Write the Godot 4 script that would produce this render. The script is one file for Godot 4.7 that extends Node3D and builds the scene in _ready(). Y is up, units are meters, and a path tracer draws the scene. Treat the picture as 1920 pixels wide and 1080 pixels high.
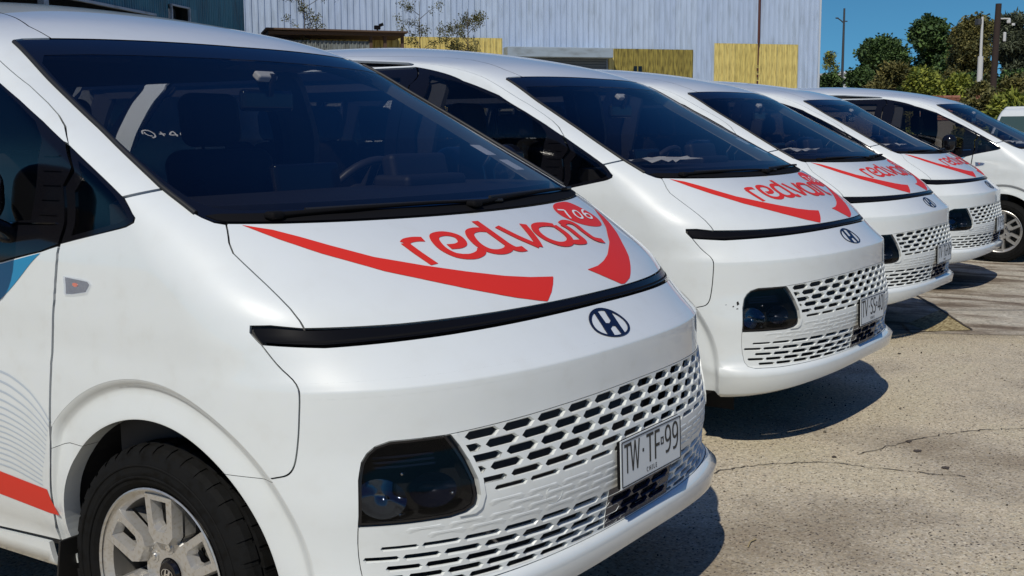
extends Node3D
# A row of white vans parked side by side on a sunlit yard, in front of a corrugated shed.

class MB:
	var v := PackedVector3Array()
	var n := PackedVector3Array()
	var uv := PackedVector2Array()
	var has_uv := false
	func tri(a: Vector3, b: Vector3, c: Vector3, na: Vector3, nb: Vector3, nc: Vector3) -> void:
		if (b - a).cross(c - a).dot(na + nb + nc) > 0.0:
			v.append(a); v.append(c); v.append(b)
			n.append(na); n.append(nc); n.append(nb)
		else:
			v.append(a); v.append(b); v.append(c)
			n.append(na); n.append(nb); n.append(nc)
	func flat(a: Vector3, b: Vector3, c: Vector3, nn: Vector3) -> void:
		tri(a, b, c, nn, nn, nn)
	func quad(a: Vector3, b: Vector3, c: Vector3, d: Vector3, nn: Vector3) -> void:
		tri(a, b, c, nn, nn, nn)
		tri(a, c, d, nn, nn, nn)
	func squad(a: Vector3, b: Vector3, c: Vector3, d: Vector3, na: Vector3, nb: Vector3, nc: Vector3, nd: Vector3) -> void:
		tri(a, b, c, na, nb, nc)
		tri(a, c, d, na, nc, nd)
	func mesh() -> ArrayMesh:
		var arr := []
		arr.resize(Mesh.ARRAY_MAX)
		arr[Mesh.ARRAY_VERTEX] = v
		arr[Mesh.ARRAY_NORMAL] = n
		if has_uv:
			arr[Mesh.ARRAY_TEX_UV] = uv
			arr[Mesh.ARRAY_TEX_UV2] = uv
		var m := ArrayMesh.new()
		m.add_surface_from_arrays(Mesh.PRIMITIVE_TRIANGLES, arr)
		return m

var M := {}
var rng := RandomNumberGenerator.new()

# ---------------------------------------------------------------- body surface of the van
# one row per height, from the lip under the bumper over nose, hood, windshield and roof to the roof's spine:
# height and depth on the centre line, half width, height at the side, length of the rounded corner, squareness of the corner
const ROWS := [
	[.322, .085, .895, .245, .50, 2.6], [.335, .124, .920, .270, .48, 2.6], [.384, .133, .934, .352, .46, 2.6], [.403, .101, .950, .400, .52, 2.45],
	[.590, .128, .980, .566, .68, 2.4], [.775, .101, .990, .725, .70, 2.38], [.882, .097, .986, .862, .69, 2.36], [.889, .090, .985, .869, .68, 2.35],
	[.927, .041, .983, .912, .63, 2.3], [.998, -.034, .984, .985, .55, 2.2], [1.010, -.044, .983, 1.008, .545, 2.15], [1.129, -.213, .975, 1.138, .52, 2.18],
	[1.225, -.391, .958, 1.232, .44, 2.22], [1.423, -.798, .940, 1.417, .33, 2.15], [1.594, -1.136, .888, 1.582, .275, 2.2], [1.737, -1.412, .820, 1.716, .24, 2.4],
	[1.811, -1.636, .757, 1.795, .36, 2.6], [1.885, -2.02, .683, 1.855, .72, 2.6], [1.940, -2.50, .500, 1.922, .9, 2.4], [1.960, -2.80, .250, 1.957, .8, 2.2], [1.967, -3.0, .010, 1.966, .5, 2.0]]
const RV := [0.0, .032, .072, .114, .303, .489, .604, .613, .674, .756, .783, .99, 1.192, 1.645, 2.024, 2.334, 2.57, 2.961, 3.444, 3.745, 3.945]
const VMAX := 3.945
const S1 := 1.25
const HUBZ := -.745
const HUBY := .3555
const WHEELBASE := 3.273
const TAIL := -5.0
var tang := []
var disks := {}
var lut := PackedInt32Array()
var r0: float; var r1: float; var r2: float; var r3: float; var r4: float; var r5: float

func prepare_rows() -> void:
	var n := ROWS.size()
	for i in n:
		tang.append([0.0, 0.0, 0.0, 0.0, 0.0, 0.0])
	for k in 6:
		for i in n:
			if i == 0 or i == n - 1:
				var j := 0 if i == 0 else n - 2
				tang[i][k] = (ROWS[j + 1][k] - ROWS[j][k]) / (RV[j + 1] - RV[j])
				continue
			var h0: float = RV[i] - RV[i - 1]
			var h1: float = RV[i + 1] - RV[i]
			var a: float = (ROWS[i][k] - ROWS[i - 1][k]) / h0
			var b: float = (ROWS[i + 1][k] - ROWS[i][k]) / h1
			if a * b > 0.0:
				var w1 := 2.0 * h1 + h0
				var w2 := h1 + 2.0 * h0
				tang[i][k] = (w1 + w2) / (w1 / a + w2 / b)
	for q in 400:
		var vv := q * .01
		var i := 0
		while i < n - 2 and RV[i + 1] <= vv:
			i += 1
		lut.append(i)

func rows_at(v: float) -> void:
	v = clampf(v, 0.0, VMAX)
	var i := lut[int(v * 100.0)]
	while i < 19 and RV[i + 1] < v:
		i += 1
	while i > 0 and RV[i] > v:
		i -= 1
	var h: float = RV[i + 1] - RV[i]
	var t: float = (v - RV[i]) / h
	var t2 := t * t
	var t3 := t2 * t
	var a := 2 * t3 - 3 * t2 + 1
	var b := (t3 - 2 * t2 + t) * h
	var c := 3 * t2 - 2 * t3
	var d := (t3 - t2) * h
	var P: Array = ROWS[i]
	var Q: Array = ROWS[i + 1]
	var A: Array = tang[i]
	var B: Array = tang[i + 1]
	r0 = a * P[0] + b * A[0] + c * Q[0] + d * B[0]
	r1 = a * P[1] + b * A[1] + c * Q[1] + d * B[1]
	r2 = a * P[2] + b * A[2] + c * Q[2] + d * B[2]
	r3 = a * P[3] + b * A[3] + c * Q[3] + d * B[3]
	r4 = a * P[4] + b * A[4] + c * Q[4] + d * B[4]
	r5 = a * P[5] + b * A[5] + c * Q[5] + d * B[5]

func S(s: float, v: float) -> Vector3:
	rows_at(v)
	var a := absf(s)
	var rs: float
	var rc: float
	if a >= S1:
		rs = 1.0
		rc = 0.0
	else:
		var al := a / S1 * PI / 2
		var sa := maxf(sin(al), 1e-9)
		var ca := maxf(cos(al), 1e-9)
		var rho := pow(pow(sa, r5) + pow(ca, r5), -1.0 / r5)
		rs = rho * sa
		rc = rho * ca
	return Vector3(signf(s) * r2 * rs, r0 + (r3 - r0) * rs * rs, r1 - r4 + r4 * rc - maxf(a - S1, 0.0))

var fp: Vector3
var fn: Vector3
func frame(s: float, v: float) -> void:
	fp = S(s, v)
	var e := .003
	var p1 := S(s + e, v)
	var p0 := S(s - e, v)
	var q1 := S(s, minf(v + e, VMAX))
	var q0 := S(s, maxf(v - e, 0.0))
	fn = (p1 - p0).cross(q1 - q0).normalized()
	if fn == Vector3.ZERO:
		fn = Vector3.UP

func at(s: float, v: float, off := 0.0) -> Vector3:
	frame(s, v)
	return fp + fn * off

# surface coordinates of a point of the side at height y and depth z
func inv(y: float, z: float) -> Vector2:
	var v := .5
	var s := 2.0
	for it in 8:
		var lo := 0.0
		var hi := 2.6
		for q in 22:
			v = (lo + hi) / 2
			if S(s, v).y < y:
				lo = v
			else:
				hi = v
		rows_at(v)
		if z <= r1 - r4:
			s = S1 + (r1 - r4 - z)
		else:
			lo = 0.0
			hi = S1
			for q in 22:
				s = (lo + hi) / 2
				if S(s, v).z > z:
					lo = s
				else:
					hi = s
	return Vector2(s, v)

func P2(a: Array) -> PackedVector2Array:
	var p := PackedVector2Array()
	for i in range(0, a.size(), 2):
		p.append(Vector2(a[i], a[i + 1]))
	return p

func mir(p: PackedVector2Array) -> PackedVector2Array:
	var q := PackedVector2Array()
	for i in range(p.size() - 1, -1, -1):
		q.append(Vector2(-p[i].x, p[i].y))
	return q

func both(p: PackedVector2Array) -> PackedVector2Array:  # an outline given from the centre line out and back, completed by its mirror image
	var q := p.duplicate()
	for i in range(p.size() - 1, -1, -1):
		if absf(p[i].x) > 1e-4:
			q.append(Vector2(-p[i].x, p[i].y))
	return q

func shrink(p: PackedVector2Array, d: float) -> PackedVector2Array:
	var best := PackedVector2Array()
	for q in Geometry2D.offset_polygon(p, -d, Geometry2D.JOIN_MITER):
		if area(q) > area(best):
			best = q
	return best

func area(p: PackedVector2Array) -> float:
	var a := 0.0
	for i in p.size():
		a += p[i].cross(p[(i + 1) % p.size()])
	return absf(a) / 2

func minus(p: PackedVector2Array, hole: PackedVector2Array) -> PackedVector2Array:
	var best := PackedVector2Array()
	for q in Geometry2D.clip_polygons(p, hole):
		if area(q) > area(best):
			best = q
	return best

func smooth_line(p: PackedVector2Array, sub := 4, closed := false) -> PackedVector2Array:
	var q := PackedVector2Array()
	var n := p.size()
	for i in (n if closed else n - 1):
		var a := p[(i - 1 + n) % n] if closed or i > 0 else p[0]
		var d := p[(i + 2) % n] if closed or i < n - 2 else p[n - 1]
		for k in sub:
			q.append(p[i].cubic_interpolate(p[(i + 1) % n], a, d, float(k) / sub))
	if not closed:
		q.append(p[n - 1])
	return q

# tessellates a patch of the body's surface, lifted by «off»; its edge is turned inwards by «flange»
func panel(b: MB, poly: PackedVector2Array, cell := .035, off := 0.0, flange := .014, holes: Array = []) -> void:
	var lo := poly[0]
	var hi := poly[0]
	for p in poly:
		lo = lo.min(p)
		hi = hi.max(p)
	var i0 := int(floor(lo.x / cell))
	var i1 := int(ceil(hi.x / cell))
	var j0 := int(floor(lo.y / cell))
	var j1 := int(ceil(hi.y / cell))
	var w := i1 - i0
	var edge := {}
	var outlines := [poly]
	outlines.append_array(holes)
	for o in outlines:
		for i in o.size():
			var a: Vector2 = o[i]
			var c: Vector2 = o[(i + 1) % o.size()]
			var steps := int((c - a).length() / (cell * .25)) + 1
			for k in steps + 1:
				var q := a.lerp(c, float(k) / steps)
				var ci := int(floor(q.x / cell))
				var cj := int(floor(q.y / cell))
				edge[Vector2i(ci, cj)] = true
				var fx := q.x / cell - ci
				var fy := q.y / cell - cj
				if fx < .3: edge[Vector2i(ci - 1, cj)] = true
				if fx > .7: edge[Vector2i(ci + 1, cj)] = true
				if fy < .3: edge[Vector2i(ci, cj - 1)] = true
				if fy > .7: edge[Vector2i(ci, cj + 1)] = true
	var boxes := []
	for h in holes:
		var r := Rect2(h[0], Vector2.ZERO)
		for p in h:
			r = r.expand(p)
		boxes.append(r)
	var gp := {}
	var gn := {}
	for i in range(i0, i1):
		for j in range(j0, j1):
			var a := Vector2(i * cell, j * cell)
			if not edge.has(Vector2i(i, j)):
				var mid := a + Vector2(cell, cell) / 2
				if not Geometry2D.is_point_in_polygon(mid, poly):
					continue
				var inside := true
				for k in holes.size():
					if boxes[k].has_point(mid) and Geometry2D.is_point_in_polygon(mid, holes[k]):
						inside = false
				if not inside:
					continue
				var ks := [Vector2i(i, j), Vector2i(i + 1, j), Vector2i(i + 1, j + 1), Vector2i(i, j + 1)]
				for k in ks:
					if not gp.has(k):
						frame(k.x * cell, k.y * cell)
						gp[k] = fp + fn * off
						gn[k] = fn
				b.squad(gp[ks[0]], gp[ks[1]], gp[ks[2]], gp[ks[3]], gn[ks[0]], gn[ks[1]], gn[ks[2]], gn[ks[3]])
				continue
			var c4 := PackedVector2Array([a, a + Vector2(cell, 0), a + Vector2(cell, cell), a + Vector2(0, cell)])
			var pieces: Array = Geometry2D.intersect_polygons(c4, poly)
			var cr := Rect2(a, Vector2(cell, cell)).grow(1e-4)
			for k in holes.size():
				if boxes[k].intersects(cr):
					var next := []
					for pc in pieces:
						next.append_array(Geometry2D.clip_polygons(pc, holes[k]))
					pieces = next
			for pc in pieces:
				var ix := Geometry2D.triangulate_polygon(pc)
				var ps := []
				var ns := []
				for q in pc:
					frame(q.x, q.y)
					ps.append(fp + fn * off)
					ns.append(fn)
				for t in range(0, ix.size(), 3):
					b.tri(ps[ix[t]], ps[ix[t + 1]], ps[ix[t + 2]], ns[ix[t]], ns[ix[t + 1]], ns[ix[t + 2]])
	if flange > 0.0:
		for o in outlines:
			rim(b, o, off, off - flange)

func rim(b: MB, o: PackedVector2Array, from: float, to: float) -> void:
	var ccw := 1.0 if not Geometry2D.is_polygon_clockwise(o) else -1.0
	for i in o.size():
		var a: Vector2 = o[i]
		var c: Vector2 = o[(i + 1) % o.size()]
		var steps := int((c - a).length() / .05) + 1
		for k in steps:
			var q0 := a.lerp(c, float(k) / steps)
			var q1 := a.lerp(c, float(k + 1) / steps)
			frame(q0.x, q0.y)
			var p0 := fp
			var n0 := fn
			frame(q1.x, q1.y)
			var side := (fp - p0).cross(n0).normalized() * ccw
			b.quad(p0 + n0 * from, fp + fn * from, fp + fn * to, p0 + n0 * to, side)

# ---------------------------------------------------------------- general shapes
func box(b: MB, c: Vector3, s: Vector3, t := Basis.IDENTITY, bevel := 0.0) -> void:
	var h := s / 2
	var k := minf(bevel, minf(h.x, minf(h.y, h.z)) * .9)
	if k <= 0.0:
		for ax in 3:
			for sg in [-1.0, 1.0]:
				var u := Vector3.ZERO; var w := Vector3.ZERO; var nn := Vector3.ZERO
				nn[ax] = sg; u[(ax + 1) % 3] = h[(ax + 1) % 3]; w[(ax + 2) % 3] = h[(ax + 2) % 3]
				var o := nn * h[ax]
				b.quad(c + t * (o - u - w), c + t * (o + u - w), c + t * (o + u + w), c + t * (o - u + w), t * nn)
		return
	for ax in 3:
		for sg in [-1.0, 1.0]:
			var nn := Vector3.ZERO; nn[ax] = sg
			var u := Vector3.ZERO; u[(ax + 1) % 3] = h[(ax + 1) % 3] - k
			var w := Vector3.ZERO; w[(ax + 2) % 3] = h[(ax + 2) % 3] - k
			var o := nn * h[ax]
			b.quad(c + t * (o - u - w), c + t * (o + u - w), c + t * (o + u + w), c + t * (o - u + w), t * nn)
			for s2 in [-1.0, 1.0]:  # edge strip to the next axis
				var ax2 := (ax + 1) % 3
				var ax3 := (ax + 2) % 3
				var n2 := Vector3.ZERO; n2[ax2] = s2
				var e := Vector3.ZERO; e[ax3] = h[ax3] - k
				var p := nn * h[ax] + n2 * (h[ax2] - k)
				var q := nn * (h[ax] - k) + n2 * h[ax2]
				b.squad(c + t * (p - e), c + t * (p + e), c + t * (q + e), c + t * (q - e), t * nn, t * nn, t * n2, t * n2)
				for s3 in [-1.0, 1.0]:
					if ax == 0:
						var n3 := Vector3.ZERO; n3[ax3] = s3
						var a1 := nn * h[ax] + n2 * (h[ax2] - k) + n3 * (h[ax3] - k)
						var a2 := nn * (h[ax] - k) + n2 * h[ax2] + n3 * (h[ax3] - k)
						var a3 := nn * (h[ax] - k) + n2 * (h[ax2] - k) + n3 * h[ax3]
						b.tri(c + t * a1, c + t * a2, c + t * a3, t * nn, t * n2, t * n3)

# a box with well rounded edges
func rbox(b: MB, c: Vector3, s: Vector3, r: float, t := Basis.IDENTITY) -> void:
	var h := s / 2
	r = minf(r, minf(h.x, minf(h.y, h.z)))
	var m := 4
	for ax in 3:
		for sg in [-1.0, 1.0]:
			var a2 := (ax + 1) % 3
			var a3 := (ax + 2) % 3
			var us := []
			var ws := []
			for i in m + 1:
				var f: float = float(i) / m
				us.append(-h[a2] + r * f)
				ws.append(-h[a3] + r * f)
			for i in range(m, -1, -1):
				us.append(-us[i])
				ws.append(-ws[i])
			var ps := []
			var ns := []
			for u in us:
				for w in ws:
					var p := Vector3.ZERO
					p[ax] = sg * h[ax]; p[a2] = u; p[a3] = w
					var inner := p.clamp(-(h - Vector3(r, r, r)), h - Vector3(r, r, r))
					var d := (p - inner)
					var nn := d.normalized() if d.length() > 1e-6 else Vector3.ZERO
					ps.append(c + t * (inner + nn * r))
					ns.append(t * nn)
			var k := us.size()
			for i in k - 1:
				for j in k - 1:
					b.squad(ps[i * k + j], ps[(i + 1) * k + j], ps[(i + 1) * k + j + 1], ps[i * k + j + 1], ns[i * k + j], ns[(i + 1) * k + j], ns[(i + 1) * k + j + 1], ns[i * k + j + 1])

func tube(b: MB, pts: Array, radii: Array, sides := 8, caps := true) -> void:
	var n := pts.size()
	var last_u := Vector3.ZERO
	var rings := []
	var norms := []
	for i in n:
		var d: Vector3 = (pts[mini(i + 1, n - 1)] - pts[maxi(i - 1, 0)]).normalized()
		var u := last_u - d * last_u.dot(d)
		if u.length() < .01:
			u = d.cross(Vector3.UP)
			if u.length() < .1:
				u = d.cross(Vector3.RIGHT)
		u = u.normalized()
		last_u = u
		var w := d.cross(u)
		var ring := []
		var nr := []
		for k in sides:
			var a := TAU * k / sides
			var o := u * cos(a) + w * sin(a)
			ring.append(pts[i] + o * radii[mini(i, radii.size() - 1)])
			nr.append(o)
		rings.append(ring)
		norms.append(nr)
	for i in n - 1:
		for k in sides:
			var k2 := (k + 1) % sides
			b.squad(rings[i][k], rings[i][k2], rings[i + 1][k2], rings[i + 1][k], norms[i][k], norms[i][k2], norms[i + 1][k2], norms[i + 1][k])
	if caps:
		for e in [0, n - 1]:
			var d: Vector3 = ((pts[1] - pts[0]) if e == 0 else (pts[n - 2] - pts[n - 1])).normalized() * -1.0
			for k in range(1, sides - 1):
				b.flat(rings[e][0], rings[e][k], rings[e][k + 1], d)

# profile of (x, radius) turned round the x axis
func lathe(b: MB, prof: Array, segs := 48, c := Vector3.ZERO, wob = null) -> void:
	var n := prof.size()
	for i in n - 1:
		var d: Vector2 = prof[i + 1] - prof[i]
		if d.length() < 1e-6:
			continue
		var nn := Vector2(-d.y, d.x).normalized()
		for k in segs:
			var a0 := TAU * k / segs
			var a1 := TAU * (k + 1) / segs
			var f0: float = wob.call(i, k) if wob != null else 0.0
			var f1: float = wob.call(i + 1, k) if wob != null else 0.0
			var p := func(q: Vector2, a: float, f: float) -> Vector3: return c + Vector3(q.x, (q.y + f) * sin(a), (q.y + f) * cos(a))
			var m := func(a: float) -> Vector3: return Vector3(nn.x, nn.y * sin(a), nn.y * cos(a))
			var na: Vector3 = m.call(a0)
			var nb: Vector3 = m.call(a1)
			b.squad(p.call(prof[i], a0, f0), p.call(prof[i], a1, f0), p.call(prof[i + 1], a1, f1), p.call(prof[i + 1], a0, f1), na, nb, nb, na)

func prism(b: MB, poly: PackedVector2Array, z0: float, z1: float, t := Transform3D.IDENTITY) -> void:
	var ix := Geometry2D.triangulate_polygon(poly)
	for e in [[z0, -1.0], [z1, 1.0]]:
		var nn := t.basis * Vector3(0, 0, e[1] * signf(z1 - z0))
		for k in range(0, ix.size(), 3):
			b.flat(t * Vector3(poly[ix[k]].x, poly[ix[k]].y, e[0]), t * Vector3(poly[ix[k + 1]].x, poly[ix[k + 1]].y, e[0]), t * Vector3(poly[ix[k + 2]].x, poly[ix[k + 2]].y, e[0]), nn.normalized())
	var ccw := 1.0 if not Geometry2D.is_polygon_clockwise(poly) else -1.0
	for i in poly.size():
		var a := poly[i]
		var c := poly[(i + 1) % poly.size()]
		var d := (c - a).normalized() * ccw
		var nn := (t.basis * Vector3(d.y, -d.x, 0)).normalized()
		b.quad(t * Vector3(a.x, a.y, z0), t * Vector3(c.x, c.y, z0), t * Vector3(c.x, c.y, z1), t * Vector3(a.x, a.y, z1), nn)

func put(b: MB, called: String, mat: Material, parent: Node) -> MeshInstance3D:
	return put_mesh(b.mesh(), called, mat, parent)

func put_mesh(m: Mesh, called: String, mat: Material, parent: Node) -> MeshInstance3D:
	var o := MeshInstance3D.new()
	o.mesh = m
	o.material_override = mat
	o.name = called
	if parent.has_node(NodePath(called)):
		var k := 1
		while parent.has_node(NodePath("%s_%03d" % [called, k])):
			k += 1
		o.name = "%s_%03d" % [called, k]
	parent.add_child(o, true)
	return o

func named(o: Node3D, called: String, parent: Node = self) -> void:
	o.name = called
	var k := 1
	while parent.has_node(NodePath(o.name)):
		o.name = "%s_%03d" % [called, k]
		k += 1
	parent.add_child(o, true)

func tag(o: Node3D, label: String, category: String, group := "", kind := "") -> void:
	if label: o.set_meta("label", label)
	if category: o.set_meta("category", category)
	if group: o.set_meta("group", group)
	if kind: o.set_meta("kind", kind)

func thing(called: String, label: String, category: String, where := Vector3.ZERO, turn := 0.0, group := "") -> Node3D:
	var o := Node3D.new()
	named(o, called)
	o.position = where
	o.rotation.y = turn
	tag(o, label, category, group)
	return o

# ---------------------------------------------------------------- materials
func lin(r: float, g: float, b: float, a := 1.0) -> Color:
	var c := Color(r, g, b).linear_to_srgb()
	c.a = a
	return c

func mat(called: String, c: Color, rough := .6, metal := 0.0) -> StandardMaterial3D:
	var m := StandardMaterial3D.new()
	m.resource_name = called
	m.albedo_color = c
	m.roughness = rough
	m.metallic = metal
	M[called] = m
	return m

func noise_tex(sd: int, freq: float, cols: Array, offs: Array, size := 512, type := FastNoiseLite.TYPE_SIMPLEX_SMOOTH, oct := 4) -> NoiseTexture2D:
	var f := FastNoiseLite.new()
	f.seed = sd
	f.frequency = freq
	f.noise_type = type
	f.fractal_octaves = oct
	var t := NoiseTexture2D.new()
	t.width = size
	t.height = size
	t.seamless = true
	t.noise = f
	var g := Gradient.new()
	g.colors = PackedColorArray(cols)
	g.offsets = PackedFloat32Array(offs)
	t.color_ramp = g
	return t

func grain(m: StandardMaterial3D, t: Texture2D, sc: Vector3, world := true) -> void:
	m.albedo_texture = t
	m.uv1_triplanar = true
	m.uv1_world_triplanar = world
	m.uv1_scale = sc

func materials() -> void:
	var paint := mat("van_white_paint", lin(.725, .765, .770), .4)
	paint.clearcoat_enabled = true
	paint.clearcoat = 1.0
	paint.clearcoat_roughness = .025
	grain(paint, noise_tex(3, .02, [Color(.975, .97, .96), Color(.995, .995, .99), Color(1, 1, 1)], [0.0, .35, 1.0]), Vector3(.9, .9, .9), false)
	var plastic := mat("white_grille_plastic", lin(.70, .73, .725), .38)
	grain(plastic, noise_tex(4, .03, [Color(.96, .955, .94), Color(.99, .99, .985), Color(1, 1, 1)], [0.0, .4, 1.0]), Vector3(1.5, 1.5, 1.5), false)
	var gb := mat("gloss_black", lin(.006, .006, .008), .12)
	gb.metallic_specular = .5
	mat("light_bar_black", lin(.006, .006, .007), .22).metallic_specular = .28
	mat("matt_black", lin(.007, .007, .008), .75).metallic_specular = .2
	mat("deep_black", lin(.018, .018, .019), .9)
	mat("rubber_seal", lin(.012, .012, .012), .55)
	var ty := mat("tyre_rubber", lin(.010, .0105, .011), .75)
	ty.metallic_specular = .2
	grain(ty, noise_tex(7, .02, [Color(.75, .68, .58), Color(1, 1, 1), Color(1.0, .95, .88)], [0.0, .5, 1.0]), Vector3(2, 2, 2), false)
	var rimm := mat("alloy_silver", lin(.58, .58, .575), .33, .65)
	grain(rimm, noise_tex(8, .03, [Color(.84, .80, .73), Color(.97, .96, .94), Color(1, 1, 1)], [0.0, .4, 1.0]), Vector3(4, 4, 4), false)
	mat("alloy_dark", lin(.15, .145, .135), .55, .5)
	mat("chrome", lin(.75, .77, .8), .08, 1.0)
	mat("decal_red", lin(.68, .028, .012), .5)
	mat("decal_blue", lin(.02, .23, .44), .35)
	mat("decal_grey_blue", lin(.47, .53, .59), .4)
	mat("decal_white", lin(.8, .8, .8), .4)
	mat("emblem_navy", lin(.012, .018, .045), .25, .3)
	mat("seat_cloth", lin(.011, .011, .013), .9)
	mat("dash_plastic", lin(.013, .013, .016), .6)
	mat("liner_grey", lin(.03, .03, .034), .9)
	mat("pillar_trim", lin(.05, .053, .06), .8)
	mat("pale_trim_cloth", lin(.34, .36, .36), .85)
	mat("smoked_chrome", lin(.42, .47, .55), .05, 1.0)
	mat("wheel_leather", lin(.03, .03, .035), .45)
	mat("paper_white", lin(.75, .75, .72), .8)
	mat("plate_white", lin(.62, .66, .68), .4)
	mat("plate_black", lin(.01, .01, .01), .5)
	mat("signal_amber", lin(.75, .16, .05), .25)
	var lensm := mat("clear_lens", Color(.75, .82, .95, .12), .05)
	lensm.transparency = BaseMaterial3D.TRANSPARENCY_ALPHA
	var g := mat("windshield_glass", lin(.002, .003, .010, .42), .02)
	g.metallic_specular = .37
	g.transparency = BaseMaterial3D.TRANSPARENCY_ALPHA
	var g2 := mat("door_glass", Color(.01, .012, .015, .38), .02)
	g2.transparency = BaseMaterial3D.TRANSPARENCY_ALPHA
	var g3 := mat("privacy_glass", Color(.006, .006, .008, .35), .02)
	g3.transparency = BaseMaterial3D.TRANSPARENCY_ALPHA
	var g4 := mat("headlight_glass", Color(.006, .008, .014, .46), .02)
	g4.metallic_specular = .28
	g4.transparency = BaseMaterial3D.TRANSPARENCY_ALPHA

# ---------------------------------------------------------------- the van
func door_line(z: float, y0: float, y1: float, n := 8) -> PackedVector2Array:
	var p := PackedVector2Array()
	for i in n + 1:
		p.append(inv(lerpf(y0, y1, float(i) / n), z))
	return p

func leaning(a: Array, c: Array, y0: float, y1: float, _pad: float) -> PackedVector2Array:  # between two lines given by their depth at y0 and y1
	var p := PackedVector2Array()
	for i in 9:
		p.append(inv(lerpf(y0, y1, i / 8.0), lerpf(a[0], a[1], i / 8.0)))
	for i in 9:
		p.append(inv(lerpf(y1, y0, i / 8.0), lerpf(c[1], c[0], i / 8.0)))
	return p

func ring_poly(cz: float, r: float, a0 := 0.0, a1 := 360.0, n := 40) -> PackedVector2Array:
	var p := PackedVector2Array()
	for i in n + 1:
		var a := deg_to_rad(lerpf(a0, a1, float(i) / n))
		p.append(inv(maxf(HUBY + r * sin(a), .10), cz + r * cos(a)))
	return p

func gap_z(y: float) -> float:
	var k := [[1.160, -1.066], [.914, -1.098], [.645, -1.125], [.505, -1.158], [.345, -1.184], [.1, -1.2]]
	for i in k.size() - 1:
		if y >= k[i + 1][0]:
			return lerpf(k[i + 1][1], k[i][1], clampf((y - k[i + 1][0]) / (k[i][0] - k[i + 1][0]), 0.0, 1.0))
	return -1.2

func door_gap() -> PackedVector2Array:  # front edge of the front door, from the window down to the sill
	var p := PackedVector2Array()
	var k := [[1.160, -1.066], [1.04, -1.081], [.914, -1.098], [.78, -1.112], [.645, -1.125], [.575, -1.14], [.505, -1.158], [.42, -1.172], [.345, -1.184]]
	for i in k.size() - 1:
		for q in 4:
			p.append(inv(lerpf(k[i][0], k[i + 1][0], q / 4.0), lerpf(k[i][1], k[i + 1][1], q / 4.0)))
	p.append(inv(.345, -1.184))
	return p

func arch_disk(cz: float, rad := .50) -> PackedVector2Array:  # what the wheel arch takes away, down below the sill
	var key := "%.3f %.3f" % [cz, rad]
	if disks.has(key):
		return disks[key]
	var p := PackedVector2Array()
	var n := 150
	for i in n + 1:
		var a := deg_to_rad(lerpf(-14.0, 194.0, float(i) / n))
		var q := inv(HUBY + rad * sin(a), cz + rad * cos(a))
		p.append(q)
	p.append(Vector2(p[n].x, -.2))
	p.append(Vector2(p[0].x, -.2))
	disks[key] = p
	return p

func arch_band(b: MB, cz: float, a0: float, a1: float, sg: float, to_door := false) -> void:
	var rs := [.50, .492, .484, .476, .468, .455, .435, .415, .400, .395]
	var os := [-.0002, -.0025, -.0110, -.0185, -.0210, -.0205, -.0180, -.0155, -.0135, -.0145]
	var n := int((a1 - a0) / 3.0) + 1
	var P := []
	for i in n + 1:
		var row := []
		for k in rs.size():
			var e0 := a0
			var e1 := a1
			if absf(a0 - 46.15) < .01: e0 = rad_to_deg(asin(.300 / rs[k]))
			if absf(a1 - 45.85) < .01: e1 = rad_to_deg(asin(.2985 / rs[k]))
			if absf(a1 - 132.1) < .01: e1 = 180.0 - rad_to_deg(asin(.2905 / rs[k]))
			if absf(a0 - 132.4) < .01: e0 = 180.0 - rad_to_deg(asin(.289 / rs[k]))
			var a := deg_to_rad(lerpf(e0, e1, float(i) / n))
			var rk: float = rs[k]
			var fo := 1.0
			if to_door:
				var most := .50
				while most > .398 and cz + most * cos(a) < gap_z(HUBY + most * sin(a)) + .003: most -= .0004
				fo = (most - .395) / .105
				rk = .395 + (rk - .395) * fo
				if fo > .999: rk = rs[k]
			var q := inv(maxf(HUBY + rk * sin(a), .26), cz + rk * cos(a))
			row.append(at(q.x * sg, q.y, os[k] * clampf(fo, 0.0, 1.0)))
		var l: Vector3 = row[rs.size() - 1]
		row.append(l + Vector3(-.05 * sg, 0, 0))
		P.append(row)
	var m: int = P[0].size()
	var N := []
	for i in n + 1:
		var row := []
		for k in m:
			var d1: Vector3 = P[mini(i + 1, n)][k] - P[maxi(i - 1, 0)][k]
			var k1 := mini(k + 1, m - 2) if k < m - 1 else m - 1
			var k0 := maxi(k - 1, 0)
			var nn: Vector3 = d1.cross(P[i][k1] - P[i][k0]).normalized()
			if k < m - 1 and nn.x * sg < 0.0: nn = -nn
			row.append(nn)
		N.append(row)
	for i in n:
		for k in m - 2:
			b.squad(P[i][k], P[i + 1][k], P[i + 1][k + 1], P[i][k + 1], N[i][k], N[i + 1][k], N[i + 1][k + 1], N[i][k + 1])
		var a := deg_to_rad(lerpf(a0, a1, (i + .5) / n))
		b.quad(P[i][m - 2], P[i + 1][m - 2], P[i + 1][m - 1], P[i][m - 1], -Vector3(0, sin(a), cos(a)))

func hexagon(cs: float, cv: float, w: float, h: float) -> PackedVector2Array:
	var c := minf(h * .48, w * .3)
	return PackedVector2Array([Vector2(cs - w / 2, cv), Vector2(cs - w / 2 + c, cv - h / 2), Vector2(cs + w / 2 - c, cv - h / 2), Vector2(cs + w / 2, cv), Vector2(cs + w / 2 - c, cv + h / 2), Vector2(cs - w / 2 + c, cv + h / 2)])

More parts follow.
